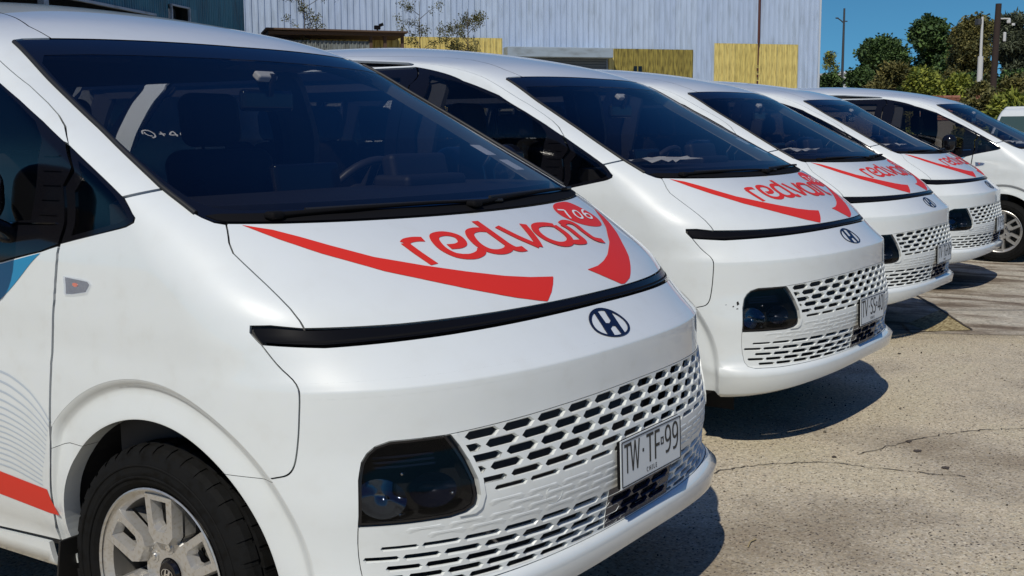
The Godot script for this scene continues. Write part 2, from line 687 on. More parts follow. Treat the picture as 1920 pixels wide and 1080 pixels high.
func surface_ring(b: MB, outer: PackedVector2Array, inner: PackedVector2Array, o0: float, o1: float) -> void:
	for i in outer.size():
		var j := (i + 1) % outer.size()
		var p0 := at(outer[i].x, outer[i].y, o0)
		var p1 := at(outer[j].x, outer[j].y, o0)
		var q0 := at(inner[i].x, inner[i].y, o1)
		var q1 := at(inner[j].x, inner[j].y, o1)
		var nn := (p1 - p0).cross(q0 - p0).normalized()
		if nn.dot(fn) < 0.0: nn = -nn
		b.quad(p0, p1, q1, q0, nn)

func strokes(b: MB, lines: Array, width: float, off: float, scale_v := 1.0, smooth := 4) -> void:
	var merged: Array = []
	for l in lines:
		var pl := smooth_line(P2(l), smooth)
		var cand: Array = Geometry2D.offset_polyline(pl, width / 2, Geometry2D.JOIN_ROUND, Geometry2D.END_ROUND)
		for c in cand:
			if Geometry2D.is_polygon_clockwise(c):
				continue
			var hs := []
			for h in cand:
				if Geometry2D.is_polygon_clockwise(h):
					hs.append(h)
			merged.append([c, hs])
	var lift := off
	for m in merged:
		panel(b, m[0], .03, lift, 0.0, m[1])
		lift += .0002

func number_plate(text_mesh: Mesh) -> Node3D:
	var o := MeshInstance3D.new()
	var b := MB.new()
	box(b, Vector3(0, 0, 0), Vector3(.366, .132, .003), Basis.IDENTITY, .001)
	o.mesh = b.mesh()
	o.material_override = M.plate_white
	o.name = "number_plate"
	var f := MB.new()
	for y in [-.0605, .0605]:
		box(f, Vector3(0, y, .0022), Vector3(.350, .0025, .0016))
	for x in [-.1765, .1765]:
		box(f, Vector3(x, 0, .0022), Vector3(.0025, .1185, .0016))
	put(f, "border", M.plate_black, o)
	var br := MB.new()
	box(br, Vector3(0, .0, -.008), Vector3(.362, .128, .010), Basis.IDENTITY, .003)
	box(br, Vector3(0, .0, -.024), Vector3(.24, .09, .03), Basis.IDENTITY, .003)
	put(br, "bracket", M.matt_black, o)
	var t := put_mesh(text_mesh, "plate_number", M.plate_black, o)
	t.position = Vector3(0, .013, .0018)
	var c := put_mesh(text("C H I L E", 16, .00105, "Droid Sans"), "country_name", M.plate_black, o)
	c.position = Vector3(-.005, -.045, .0018)
	return o

func text(s: String, size: int, px: float, font: String, depth := .0012) -> TextMesh:
	var t := TextMesh.new()
	var f := SystemFont.new()
	f.font_names = PackedStringArray([font])
	f.font_weight = 700 if font.ends_with(" ") else 400
	t.font = f
	t.text = s
	t.font_size = size
	t.pixel_size = px
	t.depth = depth
	return t

func plate_text(s: String) -> ArrayMesh:  # tall narrow plate characters
	var b := MB.new()
	for q in [[s.substr(0, 2), -.163, -.075], [s.substr(3, 2), -.035, .045], [s.substr(6, 2), .078, .163]]:
		var t := text(q[0], 64, .00125, "Droid Sans")
		var bb := t.get_aabb()
		for k in t.get_surface_count():
			var arr := t.surface_get_arrays(k)
			var vs: PackedVector3Array = arr[Mesh.ARRAY_VERTEX]
			var ns: PackedVector3Array = arr[Mesh.ARRAY_NORMAL]
			var ix: PackedInt32Array = arr[Mesh.ARRAY_INDEX] if arr[Mesh.ARRAY_INDEX] != null else PackedInt32Array(range(vs.size()))
			for i in range(0, ix.size(), 3):
				var w := []
				for e in 3:
					var p := vs[ix[i + e]]
					w.append(Vector3(lerpf(q[1], q[2], (p.x - bb.position.x) / bb.size.x), ((p.y - bb.position.y) / bb.size.y - .5) * .080, p.z))
				b.tri(w[0], w[1], w[2], ns[ix[i]], ns[ix[i + 1]], ns[ix[i + 2]])
	box(b, Vector3(-.055, .002, 0), Vector3(.008, .009, .0012))
	for e in [[0.0, .0085, .017, .004], [0.0, -.0085, .017, .004]]:
		box(b, Vector3(.0605 + e[0], .002 + e[1], 0), Vector3(e[2], e[3], .0012))
	for e in [-.0065, .0065]:
		box(b, Vector3(.0605 + e, .002, 0), Vector3(.004, .013, .0012))
	return b.mesh()

func make_wheel(parent: Node3D, where: Vector3, right: bool) -> void:
	# built with its outer face towards +x
	var w := Node3D.new()
	w.name = "wheel"
	named(w, "wheel", parent)
	w.position = where
	if right:
		w.rotation.y = PI
		w.rotation.x = 0.0
	if M.has("_wheel"):
		for c in M["_wheel"].get_children():
			w.add_child(c.duplicate(), true)
		return
	M["_wheel"] = w
	var ty := MB.new()
	var prof := [Vector2(.060, .226), Vector2(.092, .232), Vector2(.104, .250), Vector2(.109, .280), Vector2(.107, .306), Vector2(.1005, .327), Vector2(.096, .339), Vector2(.082, .350), Vector2(.062, .3545), Vector2(.060, .346), Vector2(.052, .346), Vector2(.050, .3555), Vector2(.006, .3555), Vector2(.005, .347), Vector2(-.005, .347), Vector2(-.006, .3555), Vector2(-.050, .3555), Vector2(-.052, .346), Vector2(-.060, .346), Vector2(-.062, .3545), Vector2(-.082, .350), Vector2(-.1, .327), Vector2(-.109, .28), Vector2(-.1, .24), Vector2(-.07, .226)]
	for i in prof.size(): prof[i].y = .226 + (prof[i].y - .226) * .872
	prof.reverse()
	var np := prof.size()
	lathe(ty, prof, 160, Vector3.ZERO, func(i: int, k: int) -> float:
		var r: float = prof[i].y
		var x: float = prof[i].x
		if absf(x) > .061 and r > .317 and k % 4 == 0: return -.004
		if r > .336 and absf(x) < .055 and k % 4 == 2: return -.004
		return 0.0)
	for q in 2:  # raised rings on the side wall
		lathe(ty, [Vector2(.1085, .258 + q * .030), Vector2(.1105, .260 + q * .030), Vector2(.1105, .263 + q * .030), Vector2(.1085, .265 + q * .030)], 96)
	put(ty, "tyre", M.tyre_rubber, w)
	var rim_ := MB.new()
	var rp := [Vector2(.070, .203), Vector2(.074, .204), Vector2(.084, .214), Vector2(.092, .228), Vector2(.098, .232), Vector2(.100, .228), Vector2(.096, .224)]
	rp.reverse()
	lathe(rim_, rp, 72)
	var rr := put(rim_, "rim", M.alloy_silver, w)
	var dark := MB.new()
	lathe(dark, [Vector2(.075, .2035), Vector2(.02, .197), Vector2(-.09, .20)], 60)
	lathe(dark, [Vector2(-.075, .200), Vector2(-.077, .02)], 48)
	lathe(dark, [Vector2(-.03, .02), Vector2(-.03, .148), Vector2(-.052, .148)], 48)
	put(dark, "brake_disc", M.alloy_dark, w)
	for k in 6:
		var s := MB.new()
		var a := TAU * k / 6
		var T := Transform3D(Basis(Vector3.RIGHT, -a), Vector3.ZERO)
		var M3 := func(u: float, r: float, x: float) -> Vector3: return T * Vector3(x, r, u)
		# a closed loop: two bars and an outer bar, each with a bevelled top, round a sunken field
		var out := [Vector2(-.056, .216), Vector2(.056, .216), Vector2(.050, .104), Vector2(.030, .080), Vector2(-.030, .080), Vector2(-.050, .104)]
		var mid := [Vector2(-.050, .210), Vector2(.050, .210), Vector2(.044, .108), Vector2(.026, .087), Vector2(-.026, .087), Vector2(-.044, .108)]
		var inn := [Vector2(-.029, .198), Vector2(.029, .198), Vector2(.025, .128), Vector2(.015, .116), Vector2(-.015, .116), Vector2(-.025, .128)]
		var bot := [Vector2(-.021, .190), Vector2(.021, .190), Vector2(.018, .136), Vector2(.011, .127), Vector2(-.011, .127), Vector2(-.018, .136)]
		var hx := [.056, .085, .085, .058]
		var loops := [out, mid, inn, bot]
		for q in 3:
			for i in 6:
				var j := (i + 1) % 6
				var p0: Vector3 = M3.call(loops[q][i].x, loops[q][i].y, hx[q] + (.004 if loops[q][i].y > .15 else 0.0))
				var p1: Vector3 = M3.call(loops[q][j].x, loops[q][j].y, hx[q] + (.004 if loops[q][j].y > .15 else 0.0))
				var q1: Vector3 = M3.call(loops[q + 1][j].x, loops[q + 1][j].y, hx[q + 1] + (.004 if loops[q][j].y > .15 else 0.0))
				var q0: Vector3 = M3.call(loops[q + 1][i].x, loops[q + 1][i].y, hx[q + 1] + (.004 if loops[q][i].y > .15 else 0.0))
				var nn := (p1 - p0).cross(q0 - p0).normalized()
				if nn.x < 0.0: nn = -nn
				s.quad(p0, p1, q1, q0, nn)
		for i in 6:
			var j := (i + 1) % 6
			var p0: Vector3 = M3.call(out[i].x, out[i].y, .05)
			var p1: Vector3 = M3.call(out[j].x, out[j].y, .05)
			var dn := (p1 - p0).cross(Vector3.RIGHT).normalized()
			var mid_: Vector3 = M3.call(0.0, .14, .05)
			if dn.dot(p0 - mid_) < 0.0: dn = -dn
			s.quad(p0, p1, p1 + Vector3(-.035, 0, 0), p0 + Vector3(-.035, 0, 0), dn)
		put(s, "spoke", M.alloy_silver, w)
	var hb := MB.new()
	var hp := [Vector2(.02, .098), Vector2(.052, .096), Vector2(.060, .088), Vector2(.058, .040)]
	hp.reverse()
	lathe(hb, hp, 40)
	put(hb, "hub", M.alloy_silver, w)
	for k in 6:
		var l := MB.new()
		var a := TAU * (k + .5) / 6
		var c := Vector3(.0, sin(a) * .068, cos(a) * .068)
		lathe(l, [Vector2(.0605, 0.001), Vector2(.0605, .017), Vector2(.052, .019)], 14, c)
		put(l, "lug_recess", M.alloy_silver, w)
		var l2 := MB.new()
		lathe(l2, [Vector2(.066, 0.001), Vector2(.065, .0095), Vector2(.058, .0105)], 6, c)
		put(l2, "lug_nut", M.chrome, w)
	var cap := MB.new()
	lathe(cap, [Vector2(.070, .001), Vector2(.069, .030), Vector2(.060, .036), Vector2(.05, .037)], 32)
	var cp := put(cap, "hub_cap", M.gloss_black, w)
	var em := MB.new()
	emblem_flat(em, .021, .0145, .0715)
	put(em, "emblem", M.chrome, cp)

func emblem_shapes(rx: float, ry: float) -> Array:  # oval ring and slanted H, in the plane
	var ring := PackedVector2Array()
	var hole := PackedVector2Array()
	for i in 40:
		var a := TAU * i / 40
		ring.append(Vector2(cos(a) * rx, sin(a) * ry))
		hole.append(Vector2(cos(a) * rx * .90, sin(a) * ry * .86))
	var sl := .30 * ry
	var l := P2([-.50, -.62, -.30, -.70, -.12, -.10, .20, .06, .36, .02, .52, .60, .36, .70, .18, .30, -.14, .14, -.34, .16])
	var h := PackedVector2Array()
	for q in [[-.60, -.62], [-.36, -.84], [-.20, -.24], [.02, -.10], [.18, -.16], [.06, -.90], [.26, -.92], [.60, .62], [.36, .84], [.20, .24], [-.02, .10], [-.18, .16], [-.06, .90], [-.26, .92]]:
		h.append(Vector2(q[0] * rx, q[1] * ry))
	return [ring, hole, h]

func emblem_flat(b: MB, rx: float, ry: float, x: float) -> void:
	var e := emblem_shapes(rx, ry)
	var T := Transform3D(Basis(Vector3(0, 0, -1), Vector3(0, 1, 0), Vector3(1, 0, 0)), Vector3(x, 0, 0))
	var r: PackedVector2Array = e[0]
	var h: PackedVector2Array = e[1]
	for i in r.size():
		var j := (i + 1) % r.size()
		b.quad(T * Vector3(r[i].x, r[i].y, 0), T * Vector3(r[j].x, r[j].y, 0), T * Vector3(h[j].x, h[j].y, 0), T * Vector3(h[i].x, h[i].y, 0), Vector3.RIGHT)
	prism(b, e[2], -.001, .0005, T)

func bar_outline() -> PackedVector2Array:
	return both(P2([0, .767, .35, .765, .60, .766, .842, .772, .93, .781, .985, .780, .990, .772, .967, .741, .80, .731, .50, .732, .2, .735, 0, .736]))

func build_van() -> Node3D:
	var van := Node3D.new()
	van.name = "white_van"
	var paint: Material = M.van_white_paint
	# ---- outlines on the surface (distance round the nose or along the side, distance up the front)
	var seam := P2([.842, .7755, .854, .876, .860, .977, .868, 1.05, .854, 1.10, .812, 1.190])
	var wsb := P2([.806, 1.196, .65, 1.190, .488, 1.187, .2, 1.184, 0, 1.183])
	var hood := P2([0, .770, .35, .768, .60, .769])
	hood.append_array(seam)
	hood.append_array(wsb)
	hood = shrink(both(hood), .003)
	var b := MB.new()
	panel(b, hood, .04)
	var hd := put(b, "hood", paint, van)
	hood_decals(hd)
	# windshield: black margin and clear glass
	var wside := P2([.842, 1.208, .862, 1.232, .875, 1.262, .884, 1.385, .866, 1.55, .855, 1.765, .872, 2.02, .866, 2.20, .858, 2.300, .846, 2.325])
	var wtop := P2([.80, 2.334, .65, 2.336, .521, 2.336, .304, 2.331, .0, 2.323])
	var ws := P2([0, 1.190, .2, 1.191, .488, 1.194, .65, 1.197, .806, 1.203])
	ws.append_array(wside)
	ws.append_array(wtop)
	ws = shrink(both(ws), .002)
	var inner := both(P2([0, 1.262, .25, 1.260, .446, 1.257, .621, 1.260, .752, 1.267, .800, 1.285, .826, 1.315, .838, 1.36, .846, 1.43, .846, 1.60, .836, 1.80, .838, 2.00, .832, 2.16, .79, 2.215, .6, 2.22, .3, 2.215, 0, 2.215]))
	b = MB.new()
	panel(b, ws, .04, -.001, .006, [inner])
	put(b, "windshield_border", M.gloss_black, van)
	b = MB.new()
	panel(b, inner, .04, -.002, 0.0)
	put(b, "windshield", M.windshield_glass, van)
	b = MB.new()
	panel(b, both(P2([0, 1.1915, .2, 1.1925, .488, 1.1955, .65, 1.1985, .80, 1.205, .826, 1.214, .845, 1.238, .80, 1.246, .65, 1.243, .488, 1.240, .2, 1.237, 0, 1.236])), .04, .0008, .004)
	put(b, "cowl", M.matt_black, van)
	# light bar
	b = MB.new()
	panel(b, shrink(bar_outline(), .0016), .02, -.0012, .02)
	put(b, "light_bar", M.light_bar_black, van)
	b = MB.new()
	panel(b, both(P2([0, .740, .35, .738, .80, .736, .955, .745, .958, .749, .8, .741, .35, .743, 0, .745])), .03, -.0004, 0.0)
	put(b, "light_bar_trim", M.matt_black, van)
	# nose and bumper, with the opening for grille and headlights
	var fgap := smooth_line(P2([.970, .738, .938, .690, .908, .645, .898, .60, .897, .55, .900, .51, .908, .471, .921, .444, .940, .428, .968, .421, 1.0, .417, 1.14, .413]), 3)
	var nose := P2([0, .731, .2, .730, .50, .727, .80, .726])
	nose.append_array(fgap)
	nose.append_array(P2([1.6, .40, 1.6, .002, .8, .002, 0, .002]))
	nose = shrink(both(nose), .0022)
	nose = minus(nose, arch_disk(HUBZ, .498))
	nose = minus(nose, mir(arch_disk(HUBZ, .498)))
	var opening := both(P2([0, .4935, .3, .4935, .577, .490, .696, .496, .728, .488, .747, .474, .762, .453, .777, .409, .790, .35, .802, .286, .822, .18, .832, .135, .826, .112, .80, .103, .66, .101, .3, .106, 0, .108]))
	b = MB.new()
	for band in [[-.1, .588, .035], [.588, .632, .008], [.632, .9, .035]]:
		var strip := P2([-2.2, band[0], 2.2, band[0], 2.2, band[1], -2.2, band[1]])
		for pc in Geometry2D.intersect_polygons(nose, strip):
			panel(b, pc, band[2], 0.0, 0.0, [opening] if band[0] < 0.0 else [])
	rim(b, nose, 0.0, -.016)
	rim(b, opening, 0.0, -.016)
	arch_band(b, HUBZ, -11.0, 45.85, 1.0)
	arch_band(b, HUBZ, -11.0, 45.85, -1.0)
	var bumper := put(b, "front_bumper", paint, van)
	# emblem
	var es := emblem_shapes(.070, .045)
	b = MB.new()
	var mv := func(p: PackedVector2Array) -> PackedVector2Array:
		var q := PackedVector2Array()
		for k in p: q.append(k + Vector2(-.046, .674))
		return q
	panel(b, mv.call(es[0]), .03, .003, .004, [mv.call(es[1])])
	panel(b, mv.call(es[2]), .03, .003, .004)
	put(b, "emblem", M.emblem_navy, bumper)
	grille(van, opening)
	# sides
	for sg in [1.0, -1.0]:
		side(van, sg, seam, fgap)
	# roof
	b = MB.new()
	for sg in [1.0, -1.0]:
		var rf := P2([0, 2.329, .3, 2.337, .52, 2.342, .68, 2.344, .685, 2.458, .645, 2.603, .612, 2.721, .64, 2.85, .75, 2.96, 1.0, 3.10, 1.25, 3.24, 1.6, 3.28, 4.15, 3.28, 3.70, 3.6, 3.47, 3.80, 3.32, 3.944, 0, 3.944])
		panel(b, shrink(rf, .0015) if false else (rf if sg > 0 else mir(rf)), .05, 0.0, 0.0)
	var roof := put(b, "roof", paint, van)
	b = MB.new()
	for sg in [1.0, -1.0]:
		var rl := P2([0, 2.26, .66, 2.27, .67, 2.5, .7, 2.9, 1.2, 3.2, 4.0, 3.25, 3.3, 3.94, 0, 3.94])
		panel(b, rl if sg > 0 else mir(rl), .07, -.03, 0.0)
	put(b, "headliner", M.liner_grey, van)
	# tail
	b = MB.new()
	var tl := []
	for i in 26:
		var v := i * .15 + .02
		rows_at(minf(v, 3.93))
		tl.append(Vector3(r2, r3, TAIL))
	for i in 25:
		var p: Vector3 = tl[i]
		var q: Vector3 = tl[i + 1]
		b.quad(p, q, q * Vector3(-1, 1, 1), p * Vector3(-1, 1, 1), Vector3(0, 0, -1))
	put(b, "tailgate", paint, van)
	# wheels and what is round them
	for q in [[.862, HUBZ, false], [-.862, HUBZ, true], [.862, HUBZ - WHEELBASE, false], [-.862, HUBZ - WHEELBASE, true]]:
		make_wheel(van, Vector3(q[0], .340, q[1] - .010), q[2])
	for cz in [HUBZ, HUBZ - WHEELBASE]:
		for sg in [1.0, -1.0]:
			b = MB.new()
			var n := 20
			for i in n:
				var a0 := deg_to_rad(lerpf(-16.0, 196.0, float(i) / n))
				var a1 := deg_to_rad(lerpf(-16.0, 196.0, float(i + 1) / n))
				var p0 := Vector3(0, HUBY + sin(a0) * .412, cz + cos(a0) * .412)
				var p1 := Vector3(0, HUBY + sin(a1) * .412, cz + cos(a1) * .412)
				var xo := Vector3(sg * .915, 0, 0)
				var xi := Vector3(sg * .58, 0, 0)
				b.quad(p0 + xo, p1 + xo, p1 + xi, p0 + xi, -Vector3(0, sin((a0 + a1) / 2), cos((a0 + a1) / 2)))
			b.quad(Vector3(sg * .58, .12, cz - .42), Vector3(sg * .58, .12, cz + .42), Vector3(sg * .58, .80, cz + .42), Vector3(sg * .58, .80, cz - .42), Vector3(sg, 0, 0))
			put(b, "wheel_arch_liner", M.deep_black, van)
	b = MB.new()
	box(b, Vector3(0, .33, -2.4), Vector3(1.16, .10, 4.7))
	box(b, Vector3(0, .36, -2.4), Vector3(1.72, .14, 2.2))
	box(b, Vector3(0, .34, -.17), Vector3(1.4, .06, .26))
	put(b, "underbody", M.deep_black, van)
	# mud flap behind the front wheel
	for sg in [1.0, -1.0]:
		b = MB.new()
		box(b, Vector3(sg * .88, .27, HUBZ - .405), Vector3(.19, .20, .008), Basis(Vector3.RIGHT, .18), .003)
		put(b, "mud_flap", M.rubber_seal, van)
	interior(van)
	wipers(van)
	var pl := number_plate(plate_text("TW·TF▫99"))
	van.add_child(pl)
	pl.position = Vector3(0, .578, .142)
	pl.rotation.x = -.03
	return van

func hood_decals(hd: Node3D) -> void:
	var b := MB.new()
	panel(b, smooth_hint(P2([-.768, 1.186, -.698, 1.158, -.648, 1.120, -.593, 1.071, -.519, 1.011, -.422, .963, -.331, .926, -.241, .895, -.17, .878, -.097, .867, -.100, .863, -.189, .776, -.272, .814, -.385, .872, -.530, .952, -.638, 1.039, -.709, 1.113])), .03, .0012, 0.0)
	put(b, "stripe_decal", M.decal_red, hd)
	b = MB.new()
	panel(b, smooth_hint(P2([.590, 1.100, .565, 1.065, .530, 1.020, .465, .968, .395, .924, .330, .875, .265, .834, .205, .795, .155, .776, .138, .779, .056, .868, .115, .873, .165, .885, .22, .903, .265, .923, .32, .946, .364, .972, .43, 1.005, .483, 1.039, .54, 1.075])), .03, .0012, 0.0)
	put(b, "swoosh_decal", M.decal_red, hd)
	b = MB.new()
	panel(b, smooth_line(P2([.279, 1.158, .318, 1.176, .370, 1.179, .419, 1.172, .450, 1.135, .467, 1.07, .440, 1.03, .400, 1.018, .345, 1.026, .295, 1.05, .262, 1.09, .258, 1.125]), 4, true), .03, .0010, 0.0)
	var ov := put(b, "number_oval", M.decal_red, hd)
	b = MB.new()
	strokes(b, [[.281, 1.141, .314, 1.133], [.314, 1.133, .295, 1.11, .280, 1.085], [.345, 1.112, .360, 1.120, .378, 1.116, .374, 1.097, .355, 1.077, .334, 1.077, .332, 1.095, .345, 1.112], [.446, 1.112, .422, 1.110, .395, 1.090, .390, 1.070, .408, 1.062, .428, 1.072, .429, 1.086, .412, 1.092, .394, 1.084]], .008, .0022)
	put(b, "fleet_number", M.decal_white, ov)
	b = MB.new()
	strokes(b, [
		[-.343, 1.074, -.365, 1.077, -.389, 1.073, -.404, 1.062], [-.404, 1.062, -.400, 1.014, -.391, .963],
		[-.299, 1.030, -.270, 1.030, -.247, 1.043, -.240, 1.073, -.264, 1.091, -.299, 1.086, -.316, 1.061, -.322, 1.022, -.307, .990, -.271, .979, -.235, .988, -.216, 1.005],
		[-.130, 1.090, -.156, 1.095, -.185, 1.087, -.203, 1.060, -.210, 1.022, -.198, .994, -.170, .984, -.138, .990, -.121, 1.005],
		[-.121, 1.137, -.122, 1.093, -.122, 1.046, -.120, 1.009, -.108, .986, -.080, .984],
		[-.074, 1.099, -.053, 1.037, -.021, .983], [.032, 1.095, .011, 1.046, -.006, 1.009, -.021, .983],
		[.149, 1.066, .124, 1.077, .087, 1.081, .059, 1.071, .040, 1.042, .042, 1.007, .067, .980, .104, .975, .134, .990, .148, 1.02, .149, 1.066],
		[.128, .981, .150, .973, .186, .973, .192, 1.005, .196, 1.042, .189, 1.067],
		[.189, 1.067, .222, 1.074, .246, 1.064, .252, 1.045, .247, 1.013, .252, .972, .286, .954]], .0235, .0012)
	put(b, "lettering", M.decal_red, hd)

func smooth_hint(p: PackedVector2Array) -> PackedVector2Array:
	return p

func grille(van: Node3D, opening: PackedVector2Array) -> void:
	var hl := P2([.577, .488, .696, .4935, .728, .4855, .745, .472, .760, .451, .775, .408, .788, .35, .799, .290, .693, .288, .598, .2875, .565, .293, .546, .304, .537, .326, .536, .365, .546, .415, .560, .455])
	var hole := P2([.571, .496, .70, .502, .74, .49, .756, .475, .772, .452, .787, .40, .80, .35, .812, .283, .693, .281, .596, .2805, .558, .287, .537, .300, .528, .326, .527, .367, .537, .418, .551, .458])
	var slots := []
	var rows_up := [[.4745, .0200], [.4455, .0200], [.417, .0198], [.3885, .0188], [.3600, .0150], [.3335, .0100]]
	for r in rows_up.size():
		for k in range(-7, 9):
			var c := (k + (.5 if r % 2 == 0 else 0.0)) * .0875
			slots.append([c - .016, rows_up[r][0], .0750, rows_up[r][1], true])
	var rows_dn := [[.2225, .0130], [.196, .0175], [.170, .0185], [.1455, .0185], [.1225, .0160]]
	for r in rows_dn.size():
		for k in range(-9, 10):
			var c := (k + (.5 if r % 2 == 0 else 0.0)) * .0955
			slots.append([c, rows_dn[r][0], .084, rows_dn[r][1], false])
	var bevel := MB.new()
	var radar := MB.new()
	var radar_holes := []
	var cover := P2([-.157, .113, .157, .113, .157, .232, -.157, .232])
	var holes := [hole, mir(hole), cover]
	var inner := []
	for q in slots:
		var ac := absf(q[0])
		var h: float = q[3]
		var w: float = q[2]
		if q[4]:
			if ac > .64: continue
		else:
			if ac > .80: continue
			h *= lerpf(1.0, .55, clampf((ac - .42) / .33, 0.0, 1.0))
		var oh := hexagon(q[0], q[1], w + .0060, minf(h + .0050, .0265 if q[4] else .0236))
		var ih := hexagon(q[0], q[1] - (.0008 if q[4] else -.0008), w, h)
		# slots that run into the headlight frame or the opening's edge are cut there
		var frame_ := hole if q[0] > 0 else mir(hole)
		if q[4] and Geometry2D.intersect_polygons(oh, frame_).size() > 0:
			var cut: PackedVector2Array
			var big: Array = Geometry2D.offset_polygon(frame_, .0108)
			cut = minus(ih, big[0])
			if area(cut) < .00012: continue
			holes.append(cut)
			var c2 := shrink(cut, .0005)
			rim(bevel, cut, 0.0, -.012)
			continue
		if not q[4]:
			var lim := shrink(opening, .010)
			var c3: Array = Geometry2D.intersect_polygons(ih, lim)
			if c3.size() == 0 or area(c3[0]) < area(ih) * .25: continue
			if area(c3[0]) < area(ih) * .98:
				holes.append(c3[0])
				rim(bevel, c3[0], 0.0, -.012)
				continue
		var into := bevel
		if not q[4] and ac < .155 - w / 2:
			into = radar
			radar_holes.append(oh)
		else:
			holes.append(oh)
		surface_ring(into, oh, ih, 0.0, -.006)
		rim(into, ih, -.006, -.010)
	# raised frame along the headlight edge, the face itself and its ribbed middle band
	var b := MB.new()
	panel(b, shrink(opening, .0022), .03, -.003, .018, [])if false else panel(b, shrink(opening, .0022), .03, 0.0, .018, holes)
	b.v.append_array(bevel.v)
	b.n.append_array(bevel.n)
	for k in 4:  # faint ribs across the plain band
		for e in range(-7, 8):
			var c := (e + (.5 if k % 2 == 0 else 0.0)) * .0935
			if absf(c) > .74 or (absf(c) > .47 and k > 1): continue
			var hx := hexagon(c, .247 + k * .0175, .088, .0155)
			var tp := hexagon(c, .247 + k * .0175 + .003, .066, .004)
			surface_ring(b, hx, tp, .0002, .0014)
			panel(b, tp, .03, .0014, 0.0)
	var g := put(b, "grille", M.white_grille_plastic, van)
	panel(radar, cover, .03, -.001, .012, radar_holes)
	put(radar, "radar_cover", M.emblem_navy, g)
	b = MB.new()
	for sg in [1.0, -1.0]:
		var fo: Array = Geometry2D.offset_polygon(hole, .0105, Geometry2D.JOIN_ROUND)
		var fr: Array = Geometry2D.intersect_polygons(minus(fo[0], PackedVector2Array([Vector2(9, 9)])) if false else fo[0], P2([.50, .2835, .592, .2835, .61, .487, .50, .487]))
		var band := minus(fr[0], hole)
		panel(b, band if sg > 0 else mir(band), .03, .005, .012)
		put(b, "headlight_frame", M.white_grille_plastic, g)
		b = MB.new()
	panel(b, opening, .06, 0.0, 0.0)
	for i in b.v.size():
		b.v[i] = Vector3(b.v[i].x * .9, b.v[i].y, b.v[i].z - .19)
	for i in opening.size():
		var ends := []
		for q in [opening[i], opening[(i + 1) % opening.size()]]:
			var p := at(q.x, q.y, -.015)
			ends.append_array([p, Vector3(S(q.x, q.y).x * .9, S(q.x, q.y).y, S(q.x, q.y).z - .19)])
		b.quad(ends[0], ends[2], ends[3], ends[1], (ends[2] - ends[0]).cross(ends[1] - ends[0]).normalized())
	put(b, "radiator_screen", mat("radiator_plastic", lin(.10, .10, .105), .7), g)
	# headlights
	for sg in [1.0, -1.0]:
		var o: PackedVector2Array = hl if sg > 0 else mir(hl)
		var h := MB.new()
		panel(h, o, .04, -.075, 0.0)
		rim(h, o, -.001, -.075)
		var lamp := put(h, "headlight", M.deep_black, van)
		h = MB.new()
		# reflector bowl and lens units inside the housing
		for q in [[.738, .350, .090, .100], [.622, .358, .085, .085]]:
			var rows := 8
			var segs := 28
			var gp := []
			for i in rows + 1:
				for k in segs:
					var r := float(i) / rows
					var t := TAU * k / segs
					gp.append(at(sg * (q[0] + cos(t) * r * q[2] * .62), q[1] + sin(t) * r * q[3] * .55, -.072 + .055 * r * r))
			var gn := []
			for i in rows + 1:
				for k in segs:
					var du: Vector3 = gp[i * segs + (k + 1) % segs] - gp[i * segs + (k + segs - 1) % segs]
					var dv: Vector3 = gp[mini(i + 1, rows) * segs + k] - gp[maxi(i - 1, 0) * segs + k]
					var nn := du.cross(dv).normalized() if i > 0 else fn
					if nn.dot(fn) < 0.0: nn = -nn
					gn.append(nn)
			for i in rows:
				for k in segs:
					var k2 := (k + 1) % segs
					h.squad(gp[i * segs + k], gp[i * segs + k2], gp[(i + 1) * segs + k2], gp[(i + 1) * segs + k], gn[i * segs + k], gn[i * segs + k2], gn[(i + 1) * segs + k2], gn[(i + 1) * segs + k])
			if q[0] > .7: put(h, "reflector", M.smoked_chrome, lamp)
			else: put(h, "projector", M.emblem_navy, lamp)
			h = MB.new()
		h = MB.new()
		for k in 3:
			var l := P2([.60, .445 - k * .012, .735, .452 - k * .012, .735, .457 - k * .012, .60, .450 - k * .012])
			panel(h, l if sg > 0 else mir(l), .03, -.03, .02)
		put(h, "daytime_strip", M.emblem_navy, lamp)
		h = MB.new()
		for q in [[.675, .41], [.575, .34], [.70, .30]]:
			rbox(h, at(sg * q[0], q[1], -.03), Vector3(.022, .010, .012), .004)
		put(h, "led_unit", M.chrome, lamp)
		h = MB.new()
		panel(h, shrink(o, .001), .03, -.0015, 0.0)
		put(h, "headlight_lens", M.headlight_glass, lamp)
		h = MB.new()
		panel(h, o, .03, -.001, .006, [shrink(o, .0055)])
		put(h, "headlight_surround", M.gloss_black, lamp)
	for x in [-.345]:  # cap of the tow eye
		b = MB.new()
		var ring := PackedVector2Array()
		for i in 24:
			ring.append(Vector2(x + cos(TAU * i / 24) * .024, .278 + sin(TAU * i / 24) * .024))
		panel(b, ring, .03, .0007, .001, [shrink(ring, .0012)])
		put(b, "tow_eye_cap", M.white_grille_plastic, g)

